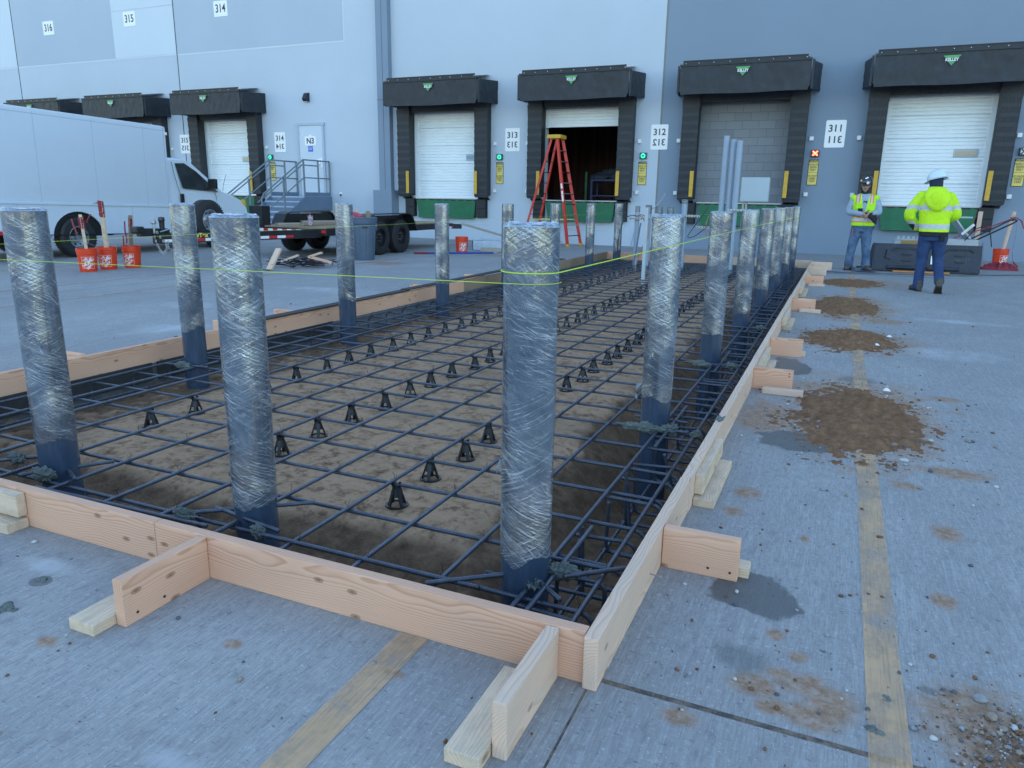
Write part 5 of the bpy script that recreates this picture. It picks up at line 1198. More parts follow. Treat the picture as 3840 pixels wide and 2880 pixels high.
for k in range(5): q.grid(lambda u, v: Vector((.292 * math.cos(-1.0 + k * .085 + .055 * u), .292 * math.sin(-1.0 + k * .085 + .055 * u), .70 - .012 - .035 * v - .0)), 2, 2)
q.build('label_print', m_black, t)
for p0, p1, w_, mm, nm, lb in (((-9.12, 12.88, .5), (-9.16, 12.84, 1.02), .085, w_pale, 'wood_offcut', 'pale wood offcut sticking out of the rubbish bin'), ((-8.92, 12.9, .5), (-8.89, 12.88, .99), .085, w_brown, 'wood_offcut', 'brown wood offcut sticking out of the rubbish bin')):
    q = MB(p0); q.bar(p0, p1, w_, .038, None, .003); tag(q.build(nm, mm), lb, 'wood offcut')
q = MB((-9.04, 12.8, .85)); q.bar((-9.16, 12.78, .94), (-8.96, 12.76, .86), .14, .06, None, .01); tag(q.build('carton', M('red_carton', (.5, .05, .08), .5)), 'small red carton lying in the top of the bin', 'carton')
# ------------------------------------------------------------------ scrap heap, planks, tray and bag by the wall
random.seed(5)
q = MB((-9.0, 10.8, 0))
for k in range(60):
    x, y = -9.05 + random.gauss(0, .28), 10.95 + random.gauss(0, .36); a = random.uniform(0, PI); L = random.uniform(.15, .6); z = random.uniform(.01, .14)
    d = Vector((math.cos(a), math.sin(a), random.uniform(-.12, .12))) * L / 2; c = Vector((x, y, z + abs(d.z)))
    q.tube([c - d, c + Vector((0, 0, random.uniform(-.01, .03))), c + d], .008, 5)
tag(q.build('scrap_heap', m_wire), 'tangled heap of dark bent bars and wire on the concrete', 'scrap heap', kind=None)
for p0, p1, w_, h_, mm, lb in (((-9.02, 10.05, .02), (-9.04, 10.35, .36), .11, .045, w_pale, 'pale split block propped upright against the scrap heap'), ((-8.85, 10.9, .20), (-8.45, 11.05, .10), .09, .04, w_fir, 'pinkish offcut lying across the right of the scrap heap'),
                             ((-9.3, 10.7, .10), (-9.0, 10.8, .22), .09, .04, w_pale, 'pale offcut poking left from the scrap heap'), ((-9.15, 11.3, .16), (-8.9, 11.35, .24), .085, .04, w_pale, 'short pale offcut at the top of the scrap heap')):
    q = MB(p0); q.bar(p0, p1, w_, h_, None, .004); tag(q.build('wood_offcut', mm), lb, 'wood offcut')
q = MB((-8.2, 15.4, 0)); q.tube([(-9.02, 14.86, .025), (-8.75, 15.05, .025)], .022, 10, 1); q.tube([(-8.75, 15.05, .025), (-7.5, 15.95, .03)], .022, 10, 0); q.tube([(-7.5, 15.95, .03), (-7.42, 16.0, .03)], .014, 8, 2)
tag(q.build('blue_pole', [M('blue_handle', (.015, .06, .32), .4), m_ribbon, m_steel]), 'long blue float handle lying on the concrete', 'pole')
q = MB((-8, 18, 0))
for p0, p1, w_, h_ in (): pass
for p0, p1, w_, h_, mm, lb in (((-9.05, 17.35, .62), (-6.9, 16.9, .20), .14, .035, w_grey, 'weathered plank leaning over the orange bucket'), ((-8.05, 16.4, .06), (-6.2, 16.9, .06), .12, .09, w_grey, 'thick weathered timber lying behind the blue pole'), ((-7.6, 18.2, .25), (-6.6, 18.0, .22), .2, .03, w_grey, 'grey board lying across the white tray')):
    q = MB(p0); q.bar(p0, p1, w_, h_, None, .004); tag(q.build('plank', mm), lb, 'plank', None)
t = thing('tray', 'translucent white plastic tray with crumpled sheets behind the orange bucket', 'tray', (-7.9, 17.2, 0)); m_tray = M('tray_plastic', (.52, .58, .64), .3, var=.1)
q = MB()
for x0, x1, y0, y1 in ((-.62, .95, -.35, -.33), (-.62, .95, .33, .35), (-.62, -.60, -.35, .35), (.93, .95, -.35, .35)): q.box(x0, x1, y0, y1, 0, .24)
for k in range(12): q.box(-.58 + k * .125, -.53 + k * .125, -.358, -.345, .02, .22)
q.box(-.62, .95, -.35, .35, 0, .01); q.build('walls', m_tray, t)
q = MB(); q.grid(lambda u, v: Vector((-.55 + 1.45 * u, -.32 + .62 * v, .12 + .10 * N(u * 7, v * 4, 3) + .05 * N(u * 17, v * 9, 1))), 40, 20); q.build('crumpled_sheet', m_capfilm, t)
bm = bmesh.new(); bmesh.ops.create_icosphere(bm, subdivisions=4, radius=1)
for v in bm.verts:
    p = v.co.copy(); k = 1 + .22 * N(p.x, p.y, p.z, 2.1) + .10 * N(p.x, p.y, p.z, 6); tpr = max(.08, 1 - max(0, p.z) * .95)
    v.co = Vector((p.x * .42 * k * tpr, p.y * .3 * k * tpr, max(-.22, p.z * (.40 if p.z > 0 else .24))  * k + .22))
me = bpy.data.meshes.new('trash_bag'); bm.to_mesh(me); bm.free(); me.materials.append(M('bag_film', (.16, .18, .20), .25, var=.5, scale=7, bump=.4, bscale=20, spec=.7)); me.polygons.foreach_set('use_smooth', [True] * len(me.polygons))
ob = bpy.data.objects.new('trash_bag', me); C.objects.link(ob); ob.location = (-7.75, 18.5, .03); tag(ob, 'knotted grey rubbish bag behind the white tray', 'bag')

# ------------------------------------------------------------------ loader bucket with tools behind it
m_ld = M('loader_paint', (.022, .031, .050), .5, metal=.2, var=.25, scale=3, dirt=(.10, .095, .09), dirt_amt=.4)
o = (1.55, 16.5, 0)
t = thing('loader_bucket', 'dark steel skid-steer loader bucket standing on its edge by the wall', 'loader bucket', o)
L0, L1 = Vector((.63, 16.32, 0)), Vector((2.46, 16.50, 0)); ex = (L1 - L0).normalized(); ey = Vector((-ex.y, ex.x, 0)); LL = (L1 - L0).length
def lp(u, y, z): return L0 + ex * u + ey * y + Vector((0, 0, z))
q = MB(o); q.add([lp(0, 0, .03), lp(LL, 0, .03), lp(LL, .06, .54), lp(0, .06, .54), lp(0, .03, .03), lp(LL, .03, .03), lp(LL, .09, .54), lp(0, .09, .54)], [(0, 1, 2, 3), (7, 6, 5, 4), (3, 2, 6, 7), (0, 4, 5, 1), (0, 3, 7, 4), (1, 5, 6, 2)]); q.build('back_plate', m_ld, t)
for u, nm in ((0, 'side_plate'), (LL, 'side_plate')):
    q = MB(o); p = [lp(u, 0, .02), lp(u, .62, .02), lp(u, .70, .12), lp(u, .30, .50), lp(u, .08, .55)]; s_ = ex * (.022 if u else -.022); q.add(p + [k + s_ for k in p], [(0, 1, 2, 3, 4), (9, 8, 7, 6, 5)] + [(i, (i + 1) % 5, 5 + (i + 1) % 5, 5 + i) for i in range(5)]); q.build(nm, m_ld, t)
q = MB(o); q.add([lp(0, .03, .03), lp(LL, .03, .03), lp(LL, .65, .03), lp(0, .65, .03)], [(0, 1, 2, 3)]); q.build('floor_plate', m_ld, t)
q = MB(o); q.bar(lp(0, -.012, .02), lp(LL, -.012, .02), .03, .035, None, .004); q.build('cutting_edge', m_blackmetal, t)
q = MB(o)
for u0 in (.30, 1.22):
    q.bar(lp(u0 + .1, .035, .46), lp(u0 + .45, .035, .46), .03, .025); q.bar(lp(u0 + .1, .035, .46), lp(u0 + .02, .03, .40), .03, .02); q.bar(lp(u0 + .45, .035, .46), lp(u0 + .5, .03, .41), .03, .02)
    q.bar(lp(u0 + .2, .02, .34), lp(u0 + .36, .02, .34), .03, .02); q.bar(lp(u0 + .2, .01, .22), lp(u0 + .36, .01, .22), .03, .02); q.bar(lp(u0 - .08, .03, .43), lp(u0 - .10, .015, .27), .02, .02); q.bar(lp(u0 - .1, .015, .27), lp(u0 + .0, .012, .24), .02, .02)
for u0 in (.25, .95): q.tube([lp(u0, -.035, .09), lp(u0 + .55, -.035, .09)], .035, 12)
q.build('mount_ribs', m_ld, t)
q = MB(o); q.add([lp(1.0, .008, .17), lp(1.09, .008, .17), lp(1.09, .03, .33), lp(1.0, .03, .33)], [(0, 1, 2, 3)]); q.v = [v - ey * .012 for v in q.v]; q.build('sticker', m_signwhite, t)
tx = text('chalk_marks', '917/6/', .10, M('chalk', (.3, .31, .33), .9), t, lp(1.55, -.004, .27) - Vector(o), (PI / 2 - .11, 0, math.atan2(ex.y, ex.x)), bold=-.004, mirror=True, ext=.0)
q = MB((1.4, 16.2, 0)); q.tube([(.98, 16.16, .022), (1.95, 16.22, .022)], .022, 10); tag(q.build('orange_handle', M('orange_wood', (.50, .20, .05), .5)), 'orange wooden handle lying in front of the loader bucket', 'tool handle')
# tool boxes behind
m_box = M('toolbox_grey', (.40, .44, .47), .4, metal=.3, var=.1)
t = thing('tool_box', 'grey metal tool box with its lid raised behind the loader bucket', 'tool box', (2.05, 17.6, 0))
q = MB(); q.box(-.35, .45, -.2, .2, 0, .62, None, .01); q.build('body', m_box, t)
q = MB(); q.bar((-.02, .10, 1.02), (.30, .16, .62), .42, .03, None, .004); q.bar((-.05, .10, 1.05), (.33, .10, 1.05), .04, .03); q.build('lid', m_box, t)
q = MB((1.2, 17.3, 0)); q.box(1.0, 1.62, 17.2, 17.5, 0, .58, 0, .01)
for k in range(6): q.box(1.04 + k * .09, 1.09 + k * .09, 17.19, 17.21, .60, .66, 0)
q.box(1.0, 1.62, 17.18, 17.22, .585, .605, 0); q.mi = 1; q.box(1.12, 1.5, 17.19, 17.2, .50, .57, 1)
tag(q.build('generator', [m_box, M('label_ochre', (.36, .22, .05), .5)]), 'grey framed generator behind the left of the loader bucket', 'generator')
t = thing('hand_truck', 'black tubular handle rising behind the right end of the loader bucket', 'hand truck', (2.6, 17.8, 0))
q = MB(); q.tube([(-.35, -.3, .55), (.45, .1, 1.0), (.55, .15, 1.03), (.60, .2, 1.0), (.56, .22, .96), (-.3, -.1, .48)], .016, 8); q.build('frame', m_blackmetal, t, smooth=True)
q = MB(); q.box(-.6, -.2, -.3, .0, 0, .5, None, .02); q.build('base', m_box, t)
q = MB((2.3, 17.2, 0)); q.bar((2.2, 17.4, .72), (2.38, 17.35, .92), .08, .05, None, .01); tag(q.build('grease_gun', m_wprint), 'pale canister leaning on the tool box', 'canister')
wire([(2.25, 17.3, .6), (2.42, 17.2, .85), (2.62, 17.2, .82), (2.72, 17.25, .5)], 'black hose arching over the tool box', m_black, .009)
wire([(1.82, 17.1, .75), (1.92, 17.05, .68), (1.90, 17.05, .5)], 'black cable hanging beside the walking worker', m_black, .012)
wire([(-.4, 15.55, .012), (.3, 15.5, .012), (1.2, 15.75, .012), (2.1, 16.0, .012), (3.2, 16.8, .012), (4.5, 17.1, .012)], 'dark hose snaking along the concrete in front of the loader bucket', m_dk, .013)
wire([(.35, 16.9, .02), (.55, 17.05, .03), (.75, 16.95, .03), (.70, 16.8, .03), (.5, 16.75, .03), (.36, 16.88, .03)], 'black cable coil on the concrete behind the front worker', m_black, .016)
q = MB((.4, 16.1, 0)); q.grid(lambda u, v: Vector((.24 + .42 * u, 15.92 + .42 * v - .1 * u, .012 + .05 * max(0, math.sin(u * 6 + 1)) * v)), 14, 10); tag(q.build('rag', m_dk, smooth=True), 'dark flattened cloth under the foot of the front worker', 'cloth')
wire([(3.05, 20.2, .02), (3.06, 20.4, .2), (3.06, 20.6, .42)], 'grey chain hanging on the wall behind the right bucket', m_steel, .018)

# ------------------------------------------------------------------ dirt piles and gravel
m_dirt = NT('loose_dirt'); _co = m_dirt.co(); _n = m_dirt.noise(_co, 18, 8, .72); _n2 = m_dirt.noise(_co, 3, 4)
m_dirt.set(Base_Color=m_dirt.mix(m_dirt.math('MULTIPLY', _n2, .6), m_dirt.ramp(_n, [(.3, (.13, .064, .033)), (.55, (.30, .165, .090)), (.75, (.46, .285, .17))]), (.20, .112, .062)), Roughness=.95, Specular_IOR_Level=.1, Normal=m_dirt.bump(m_dirt.math('ADD', _n, m_dirt.math('MULTIPLY', m_dirt.noise(_co, 70, 4), .4)), .9, .02)); m_dirt = m_dirt.m
def dirt(cx, cy, rx, ry, h, seed, lb):
    """height field that dips under the concrete: ragged edge and stray islands"""
    q = MB((cx, cy, 0)); nu, nv = 110, 150; sx_, sy_ = rx * 1.9, ry * 1.9; Z = []
    for j in range(nv + 1):
        for i in range(nu + 1):
            x, y = -sx_ + 2 * sx_ * i / nu, -sy_ + 2 * sy_ * j / nv
            d = math.hypot(x / rx, y / ry) + .34 * N(x * 1.6 / rx, y * 1.6 / ry, seed) + .24 * N(x * 8, y * 6, seed) + .20 * N(x * 21, y * 16, seed) + .12 * N(x * 50, y * 40, seed)
            z = h * max(0, 1 - d / 1.05) ** 1.25 * (1 + .5 * N(x * 4, y * 3, seed)) + (.012 if d < 1 else .012 - .020 * (d - 1)) - .012 + .010 * N(x * 14, y * 12, seed) + .012 * max(0, N(x * 38, y * 34, seed)) + .010 * max(0, N(x * 80, y * 76, seed) - .1)
            if x + cx < PX1 + .06: z = -1
            Z.append((cx + x, cy + y, z))
    fs = []
    for j in range(nv):
        for i in range(nu):
            f = (j * (nu + 1) + i, j * (nu + 1) + i + 1, (j + 1) * (nu + 1) + i + 1, (j + 1) * (nu + 1) + i)
            if max(Z[k][2] for k in f) > 0: fs.append(f)
    used = sorted({k for f in fs for k in f}); mp_ = {k: n for n, k in enumerate(used)}
    q.add([(Z[k][0], Z[k][1], max(Z[k][2], -.012)) for k in used], [tuple(mp_[k] for k in f) for f in fs]); o_ = q.build('dirt_pile', m_dirt, smooth=True); return tag(o_, lb, 'dirt pile', 'dirt piles along the right side of the form')
dirt(.19, 4.85, .33, .74, .085, 1, 'nearest and largest brown dirt pile right of the form')
dirt(.17, 7.75, .38, .55, .10, 2, 'second brown dirt pile right of the form, with white scraps on it')
dirt(.12, 10.35, .36, .95, .08, 3, 'third brown dirt pile right of the form')
dirt(.25, 13.5, .40, .6, .05, 4, 'farthest low dirt pile near the front worker')
def stones_mesh(name, pts, mats, lb, cat=None, group=None, kind=None, o=(0, 0, 0)):
    q = MB(o)
    for (x, y, z, r_, mi) in pts:
        bm = bmesh.new(); bmesh.ops.create_icosphere(bm, subdivisions=1 if r_ < .006 else 2, radius=1); s = random.random() * 50; e = Vector((random.uniform(.7, 1.3), random.uniform(.7, 1.3), random.uniform(.55, .85))) * r_
        vs = []
        for v in bm.verts: k = 1 + .28 * N(v.co.x + s, v.co.y, v.co.z, 1.6); vs.append((x + v.co.x * e.x * k, y + v.co.y * e.y * k, z + v.co.z * e.z * k + e.z * .7))
        bm.verts.index_update(); q.add(vs, [[v.index for v in f.verts] for f in bm.faces], mi); bm.free()
    ob = q.build(name, mats, smooth=True); return tag(ob, lb, cat, group, kind)
ms = [M('stone_tan', (.30, .25, .20), .85, var=.25, scale=40), M('stone_grey', (.27, .28, .29), .85, var=.25, scale=40), M('stone_pale', (.50, .50, .49), .8, var=.15, scale=40), M('stone_dark', (.10, .11, .13), .8, var=.3, scale=40), m_dirt]
random.seed(11); pts = []
for i in range(1500):
    x, y = .56 + random.gauss(0, .10), 1.83 + random.gauss(0, .11)
    if x < .30 and random.random() < .8: continue
    d = math.hypot(x - .56, y - 1.84); pts.append((x, y, random.uniform(-.001, .002) + max(0, .012 - d * .08), abs(random.gauss(0, .0020)) + .0011 + (.0035 if random.random() < .06 else 0), random.choices(range(5), (4, 2.5, .9, .9, 6))[0]))
stones_mesh('gravel', pts, ms, 'loose gravel and dirt scattered at the lower right corner', kind='stuff')
pts = []
for cx, cy, sx, sy, n in ((.25, 4.75, .30, .55, 620), (.25, 7.6, .3, .4, 300), (.3, 10.2, .3, .6, 150), (.3, 2.2, .25, .3, 90), (-.2, 2.6, .15, .35, 40), (-1.6, 1.3, .8, .25, 60), (-.1, 1.85, .3, .12, 60), (.6, 5.5, .6, 2.0, 120), (-6.5, 6.5, 1.2, 2.4, 90)):
    for k in range(n): pts.append((cx + random.gauss(0, sx), cy + random.gauss(0, sy), 0, abs(random.gauss(0, .003)) + .0015 + (.006 if cy > 4 and random.random() < .15 else 0), random.choices(range(5), (2, 2, 1, 2, 4))[0]))
pts = [p for p in pts if not (PX0 - .1 < p[0] < PX1 + .06 and p[1] > 1.6)]
stones_mesh('grit', pts, ms, 'small crumbs of dirt and stone scattered over the concrete', kind='stuff')
for x, y, r_, mi, lb in ((.475, 2.06, .015, 1, 'flat grey pebble right of the yellow line'), (.492, 1.99, .013, 0, 'tan pebble near the gravel at the lower right'), (-.19, 2.36, .008, 2, 'pale pebble beside the wet patch by the nearest brace board'), (-.18, 2.12, .007, 1, 'small grey pebble in the wet patch'), (.55, 1.86, .014, 3, 'dark round pebble in the gravel'), (.60, 1.82, .015, 2, 'pale pebble in the gravel at the right edge'), (-1.36, 1.30, .008, 0, 'ochre pebble on the concrete below the front brace board')):
    stones_mesh('pebble', [(x, y, 0, r_, mi)], ms, lb, 'pebble', None, None, (x, y, 0))
for x, y, lb in ((.42, 7.45, 'white scrap of paper on the second dirt pile'), (.55, 8.0, 'small white scrap beyond the second dirt pile'), (.42, 5.6, 'white scrap at the edge of the nearest dirt pile')):
    q = MB((x, y, .02)); q.grid(lambda u, v: Vector((x - .035 + .07 * u, y - .02 + .04 * v, .022 + .015 * math.sin(u * 5) * v)), 4, 3); tag(q.build('paper_scrap', m_signwhite), lb, 'paper scrap')
# other hard blobs of mortar on the concrete
for x, y, r_, lb in ((.245, 1.955, .016, 'dark mortar blob on the yellow line, farther one'), (.215, 1.815, .018, 'dark mortar blob on the yellow line, nearer one'), (.09, 2.12, .010, 'small dark mortar blob between the wet patch and the yellow line'), (-2.62, 1.42, .03, 'dark mortar blob at the left edge of the foreground'), (-2.36, 1.43, .018, 'grey mortar blob left of the front cleat'), (-2.28, 1.255, .024, 'grey mortar streak left of the front cleat')):
    stones_mesh('mortar_blob', [(x + random.gauss(0, r_ * .5), y + random.gauss(0, r_ * .4), -.004, r_ * random.uniform(.35, .6), 0) for _ in range(8)], [m_mortar], lb, 'mortar blob', None, None, (x, y, 0))

t = thing('cart', 'dark loaded cart standing inside the open dock bay', 'cart', (-6.75, 23.6, 1.24))
q = MB()
for x in (-.75, .75):
    for y in (-.3, .3): q.box(x - .03, x + .03, y - .03, y + .03, 0, .62)
q.box(-.8, .8, -.35, .35, .62, .68); q.box(-.8, .8, -.35, .35, .15, .19); q.build('frame', M('cart_blue', (.03, .06, .18), .5), t)
q = MB(); q.grid(lambda u, v: Vector((-.8 + 1.6 * u, -.36 + .7 * v, .70 + .30 * (math.sin(PI * u) * .6 + .4) * math.sin(PI * v) + .10 * N(u * 9, v * 7, 2))), 40, 20); q.build('load', M('dark_load', (.05, .06, .08), .6, var=.5, scale=18, bump=.6, bscale=50), t)
q = MB(); q.box(-.95, -.88, -.4, -.33, 0, .9); q.build('pole', m_green, t)
# ------------------------------------------------------------------ people
m_skin = M('skin', (.46, .26, .18), .5, var=.08, scale=20)
def remesh(q, name, mats, parent, vox, smooth=6, face=None):
    """fuse the collected lofts into one continuous surface"""
    o = q.build(name, mats if isinstance(mats, list) else [mats])
    r = o.modifiers.new('r', 'REMESH'); r.mode = 'VOXEL'; r.voxel_size = vox; s = o.modifiers.new('s', 'SMOOTH'); s.iterations = smooth; s.factor = .5
    dg = bpy.context.evaluated_depsgraph_get(); dg.update(); me = bpy.data.meshes.new_from_object(o.evaluated_get(dg)); old = o.data
    o.modifiers.clear(); o.data = me; bpy.data.meshes.remove(old); me.name = name
    me.materials.clear()
    for m in (mats if isinstance(mats, list) else [mats]): me.materials.append(m)
    me.polygons.foreach_set('use_smooth', [True] * len(me.polygons))
    me.polygons.foreach_set('material_index', [face(p.center) if face else 0 for p in me.polygons])
    o.location = (0, 0, 0); o.parent = parent; return o
def limb(q, pts, rs, n=16):
    """tapered rounded tube through the joints"""
    P = [Vector(p) for p in pts]; out = []; rr = []
    for i in range(len(P) - 1):
        p0, p1, p2, p3 = P[max(0, i - 1)], P[i], P[i + 1], P[min(len(P) - 1, i + 2)]
        for k in range(6):
            u = k / 6; out.append(.5 * ((2 * p1) + (p2 - p0) * u + (2 * p0 - 5 * p1 + 4 * p2 - p3) * u * u + (3 * p1 - p0 - 3 * p2 + p3) * u ** 3)); rr.append(rs[i] + (rs[i + 1] - rs[i]) * (u * u * (3 - 2 * u)))
    out.append(P[-1]); rr.append(rs[-1])
    d0 = (out[0] - out[1]).normalized(); d1 = (out[-1] - out[-2]).normalized()
    out = [out[0] + d0 * rr[0] * .8, out[0] + d0 * rr[0] * .5] + out + [out[-1] + d1 * rr[-1] * .5, out[-1] + d1 * rr[-1] * .8]
    rr = [rr[0] * .45, rr[0] * .85] + rr + [rr[-1] * .85, rr[-1] * .45]
    q.tube(out, rr, n)
def loft(q, rings, n=28, p=2.4):
    """rings: (x, y, z, rx, ry, yaw)"""
    vs = []; fs = []
    for x, y, z, rx, ry, yw in rings:
        for k in range(n):
            a = 2 * PI * k / n; c, s = math.cos(a), math.sin(a); e = (abs(c) ** p + abs(s) ** p) ** (-1 / p); u, v = rx * c * e, ry * s * e
            vs.append((x + u * math.cos(yw) - v * math.sin(yw), y + u * math.sin(yw) + v * math.cos(yw), z))
    for j in range(len(rings) - 1):
        for k in range(n): a = j * n + k; b = j * n + (k + 1) % n; fs.append((a, b, b + n, a + n))
    fs += [tuple(range(n - 1, -1, -1)), tuple(range((len(rings) - 1) * n, len(rings) * n))]; q.add(vs, fs)
def ell(q, c, r, M3=None, n=20):
    vs = []; fs = []; m = 12
    for j in range(m + 1):
        t_ = PI * j / m
        for k in range(n):
            a = 2 * PI * k / n; v = Vector((r[0] * math.sin(t_) * math.cos(a), r[1] * math.sin(t_) * math.sin(a), r[2] * math.cos(t_)))
            if M3 is not None: v = M3 @ v
            vs.append(Vector(c) + v)
    for j in range(m):
        for k in range(n): a = j * n + k; b = j * n + (k + 1) % n; fs.append((a, b, b + n, a + n))
    q.add(vs, fs)
def hand(q, w, d, side_v, curl, k=1.0):
    """palm from wrist w along d; four unequal fingers and a thumb from the side of the palm. side_v points to the thumb side, curl is the palm normal"""
    w = Vector(w); d = Vector(d).normalized(); s = Vector(side_v); s = (s - d * s.dot(d)).normalized(); c = d.cross(s)
    if c.dot(Vector(curl)) < 0: c = -c
    M3 = Matrix((s, c, d)).transposed(); ell(q, w + d * .05 * k, (.043 * k, .018 * k, .055 * k), M3, 14)
    for i, (o_, L) in enumerate(((.030, .072), (.010, .080), (-.010, .075), (-.030, .058))):
        b = w + d * .088 * k + s * o_ * k; p1 = b + (d * .8 + c * .45).normalized() * L * .45 * k; p2 = p1 + (d * .35 + c * .9).normalized() * L * .35 * k; p3 = p2 + (c - d * .25).normalized() * L * .25 * k
        q.tube([b - d * .02, b, p1, p2, p3], [.0105 * k, .0100 * k, .0092 * k, .0085 * k, .0068 * k], 8)
    b = w + d * .03 * k + s * .036 * k; p1 = b + (s * .8 + d * .6 + c * .2).normalized() * .035 * k; p2 = p1 + (d * .8 + s * .2 + c * .5).normalized() * .030 * k
    q.tube([b - s * .015, b, p1, p2], [.014 * k, .0125 * k, .0108 * k, .0085 * k], 8)
def boot(q, ank, toe_dir, pitch, L=.29, k=1.0):
    """work boot: heel under the ankle; pitch > 0 lifts the heel"""
    ank = Vector(ank); f = Vector((toe_dir[0], toe_dir[1], 0)).normalized(); s = Vector((f.y, -f.x, 0)); R3 = Matrix.Rotation(-pitch, 3, s) if True else None
    def P(u, v, z): return ank + R3 @ (f * u + s * v + Vector((0, 0, z)))
    rings = [(-.075, .030, .0, .075), (-.06, .040, .0, .105), (-.01, .044, .0, .11), (.05, .046, .004, .10), (.11, .052, .004, .075), (.165, .050, .004, .062), (.205, .034, .008, .045), (.220, .015, .012, .03)]
    n = 14; vs = []; fs = []
    for u, wd, z0, z1 in rings:
        for i in range(n):
            a = 2 * PI * i / n; c, s_ = math.cos(a), math.sin(a); vs.append(P(u, wd * (abs(c) ** .7) * (1 if c > 0 else -1), -.10 + (z0 + z1) / 2 + (z1 - z0) / 2 * (abs(s_) ** .7) * (1 if s_ > 0 else -1)))
    for j in range(len(rings) - 1):
        for i in range(n): a = j * n + i; b = j * n + (i + 1) % n; fs.append((a, b, b + n, a + n))
    fs += [tuple(range(n - 1, -1, -1)), tuple(range((len(rings) - 1) * n, len(rings) * n))]; q.add(vs, fs)
    q.tube([P(-.015, 0, -.03), P(-.018, 0, .02), P(-.02, 0, .045)], [.046, .046, .044], 14)
def sole(q, ank, toe_dir, pitch):
    ank = Vector(ank); f = Vector((toe_dir[0], toe_dir[1], 0)).normalized(); s = Vector((f.y, -f.x, 0)); R3 = Matrix.Rotation(-pitch, 3, s)
    out = [(-.082, .0), (-.075, .032), (-.03, .042), (.03, .040), (.10, .053), (.17, .052), (.21, .034), (.226, 0)]
    poly = out + [(u, -v) for u, v in out[-2:0:-1]]
    n = len(poly); T = [ank + R3 @ (f * u + s * v + Vector((0, 0, -.096))) for u, v in poly]; B = [ank + R3 @ (f * u + s * v + Vector((0, 0, -.118 + (.006 if .03 < u < .06 else 0)))) for u, v in poly]
    q.add(T + B, [tuple(range(n)), tuple(range(2 * n - 1, n - 1, -1))] + [(i, i + n, (i + 1) % n + n, (i + 1) % n) for i in range(n)])
def denim(name, col, fade, amt):
    t = NT(name); co = t.co(); n = t.noise(co, 5, 5, .65); wv = t.noise(t.co('Object', (1, 1, 1)), 300, 2)
    c = t.mix(t.math('MULTIPLY', t.ramp(n, [(.42, 0), (.7, 1)]), amt), col, fade)
    t.set(Base_Color=c, Roughness=.85, Normal=t.bump(t.math('ADD', t.noise(co, 14, 4, .6, 1.2), t.math('MULTIPLY', wv, .1)), .8, .02)); return t.m
m_jeanA = denim('denim_dark', (.018, .045, .13), (.05, .10, .21), .5); m_jeanB = denim('denim_blue', (.045, .10, .20), (.20, .27, .36), .75)
def hv(name, col):
    t = NT(name); t.set(Base_Color=t.mix(t.noise(t.co(), 7, 4), tuple(c * .9 for c in col), col), Roughness=.75, Normal=t.bump(t.noise(t.co(), 16, 5, .6, 1.4), .8, .018)); return t.m
m_hv = hv('hi_vis_lime', (.50, .93, .02)); m_hvy = hv('hi_vis_yellow', (.62, .95, .015)); m_bandg = M('reflective_grey', (.52, .55, .56), .4, var=.1, scale=20); m_bando = M('hi_vis_orange', (.85, .20, .06), .6)
m_blkcloth = M('black_cloth', (.014, .016, .022), .85, var=.3, scale=12); m_navy = M('navy_cloth', (.018, .028, .06), .85, var=.2, scale=12)
m_grey_sw = M('sweatshirt', (.32, .38, .48), .9, var=.08, scale=9, bump=.3, bscale=30); m_boot = M('boot_leather', (.085, .07, .055), .7, var=.25, scale=18, bump=.3); m_sole = M('boot_sole', (.03, .026, .022), .8, var=.3, scale=20, dirt=(.12, .09, .06))
m_hatw = M('hard_hat_white', (.66, .76, .80), .3, var=.03); m_hatb = M('hard_hat_black', (.012, .013, .016), .2, var=.2, coat=.4)
def dome(q, c, rx, ry, rz, R3, n=28, m=12, zmin=-.02):
    c = Vector(c); vs = []; fs = []
    for j in range(m + 1):
        t_ = (PI / 2) * j / m
        for k in range(n):
            a = 2 * PI * k / n; rid = 1 + .025 * max(0, math.cos(a) * 0 + (1 if abs(math.sin(a)) > .0 else 0)) * 0
            v = Vector((rx * math.cos(t_) ** .85 * math.cos(a), ry * math.cos(t_) ** .85 * math.sin(a), rz * math.sin(t_))) if j < m else Vector((0, 0, rz)); vs.append(c + R3 @ v)
    for j in range(m):
        for k in range(n): a = j * n + k; b = j * n + (k + 1) % n; fs.append((a, b, b + n, a + n))
    q.add(vs, fs)
# ---- worker walking away, white hard hat
X0, Y0 = 1.235, 12.82
t = thing('person', 'person in a hi-vis yellow hooded jacket and white hard hat walking away', 'person', (X0, Y0, 0))
HL, HR = (-.075, 0, .84), (.095, -.02, .84)
KL, KR = (-.085, .05, .47), (.135, .06, .46)
AL, AR = (-.085, .02, .118), (.165, -.25, .165)
q = MB()
loft(q, [(.0, 0, .80, .15, .11, 0), (.005, 0, .95, .155, .11, 0), (0, 0, 1.1, .145, .10, 0), (-.01, 0, 1.25, .17, .115, 0), (-.02, .01, 1.38, .18, .105, 0), (-.025, .02, 1.46, .11, .08, 0), (-.03, .03, 1.53, .062, .062, 0)])
limb(q, [(-.03, .03, 1.48), (-.035, .05, 1.60)], [.06, .058]); ell(q, (-.045, .075, 1.655), (.078, .098, .115))
limb(q, [HL, KL, AL], [.095, .065, .045]); limb(q, [HR, KR, AR], [.095, .065, .045])
for (a, f, p) in ((AL, (-.35, 1), .0), (AR, (.06, 1), .62)): boot(q, a, f, p)
SL, EL, WL = (-.195, 0, 1.40), (-.335, .0, 1.14), (-.215, .13, .95); SR, ER, WR = (.155, .02, 1.39), (.275, .05, 1.15), (.215, .22, 1.08)
limb(q, [SL, EL, WL], [.06, .045, .032]); limb(q, [SR, ER, WR], [.06, .045, .032])
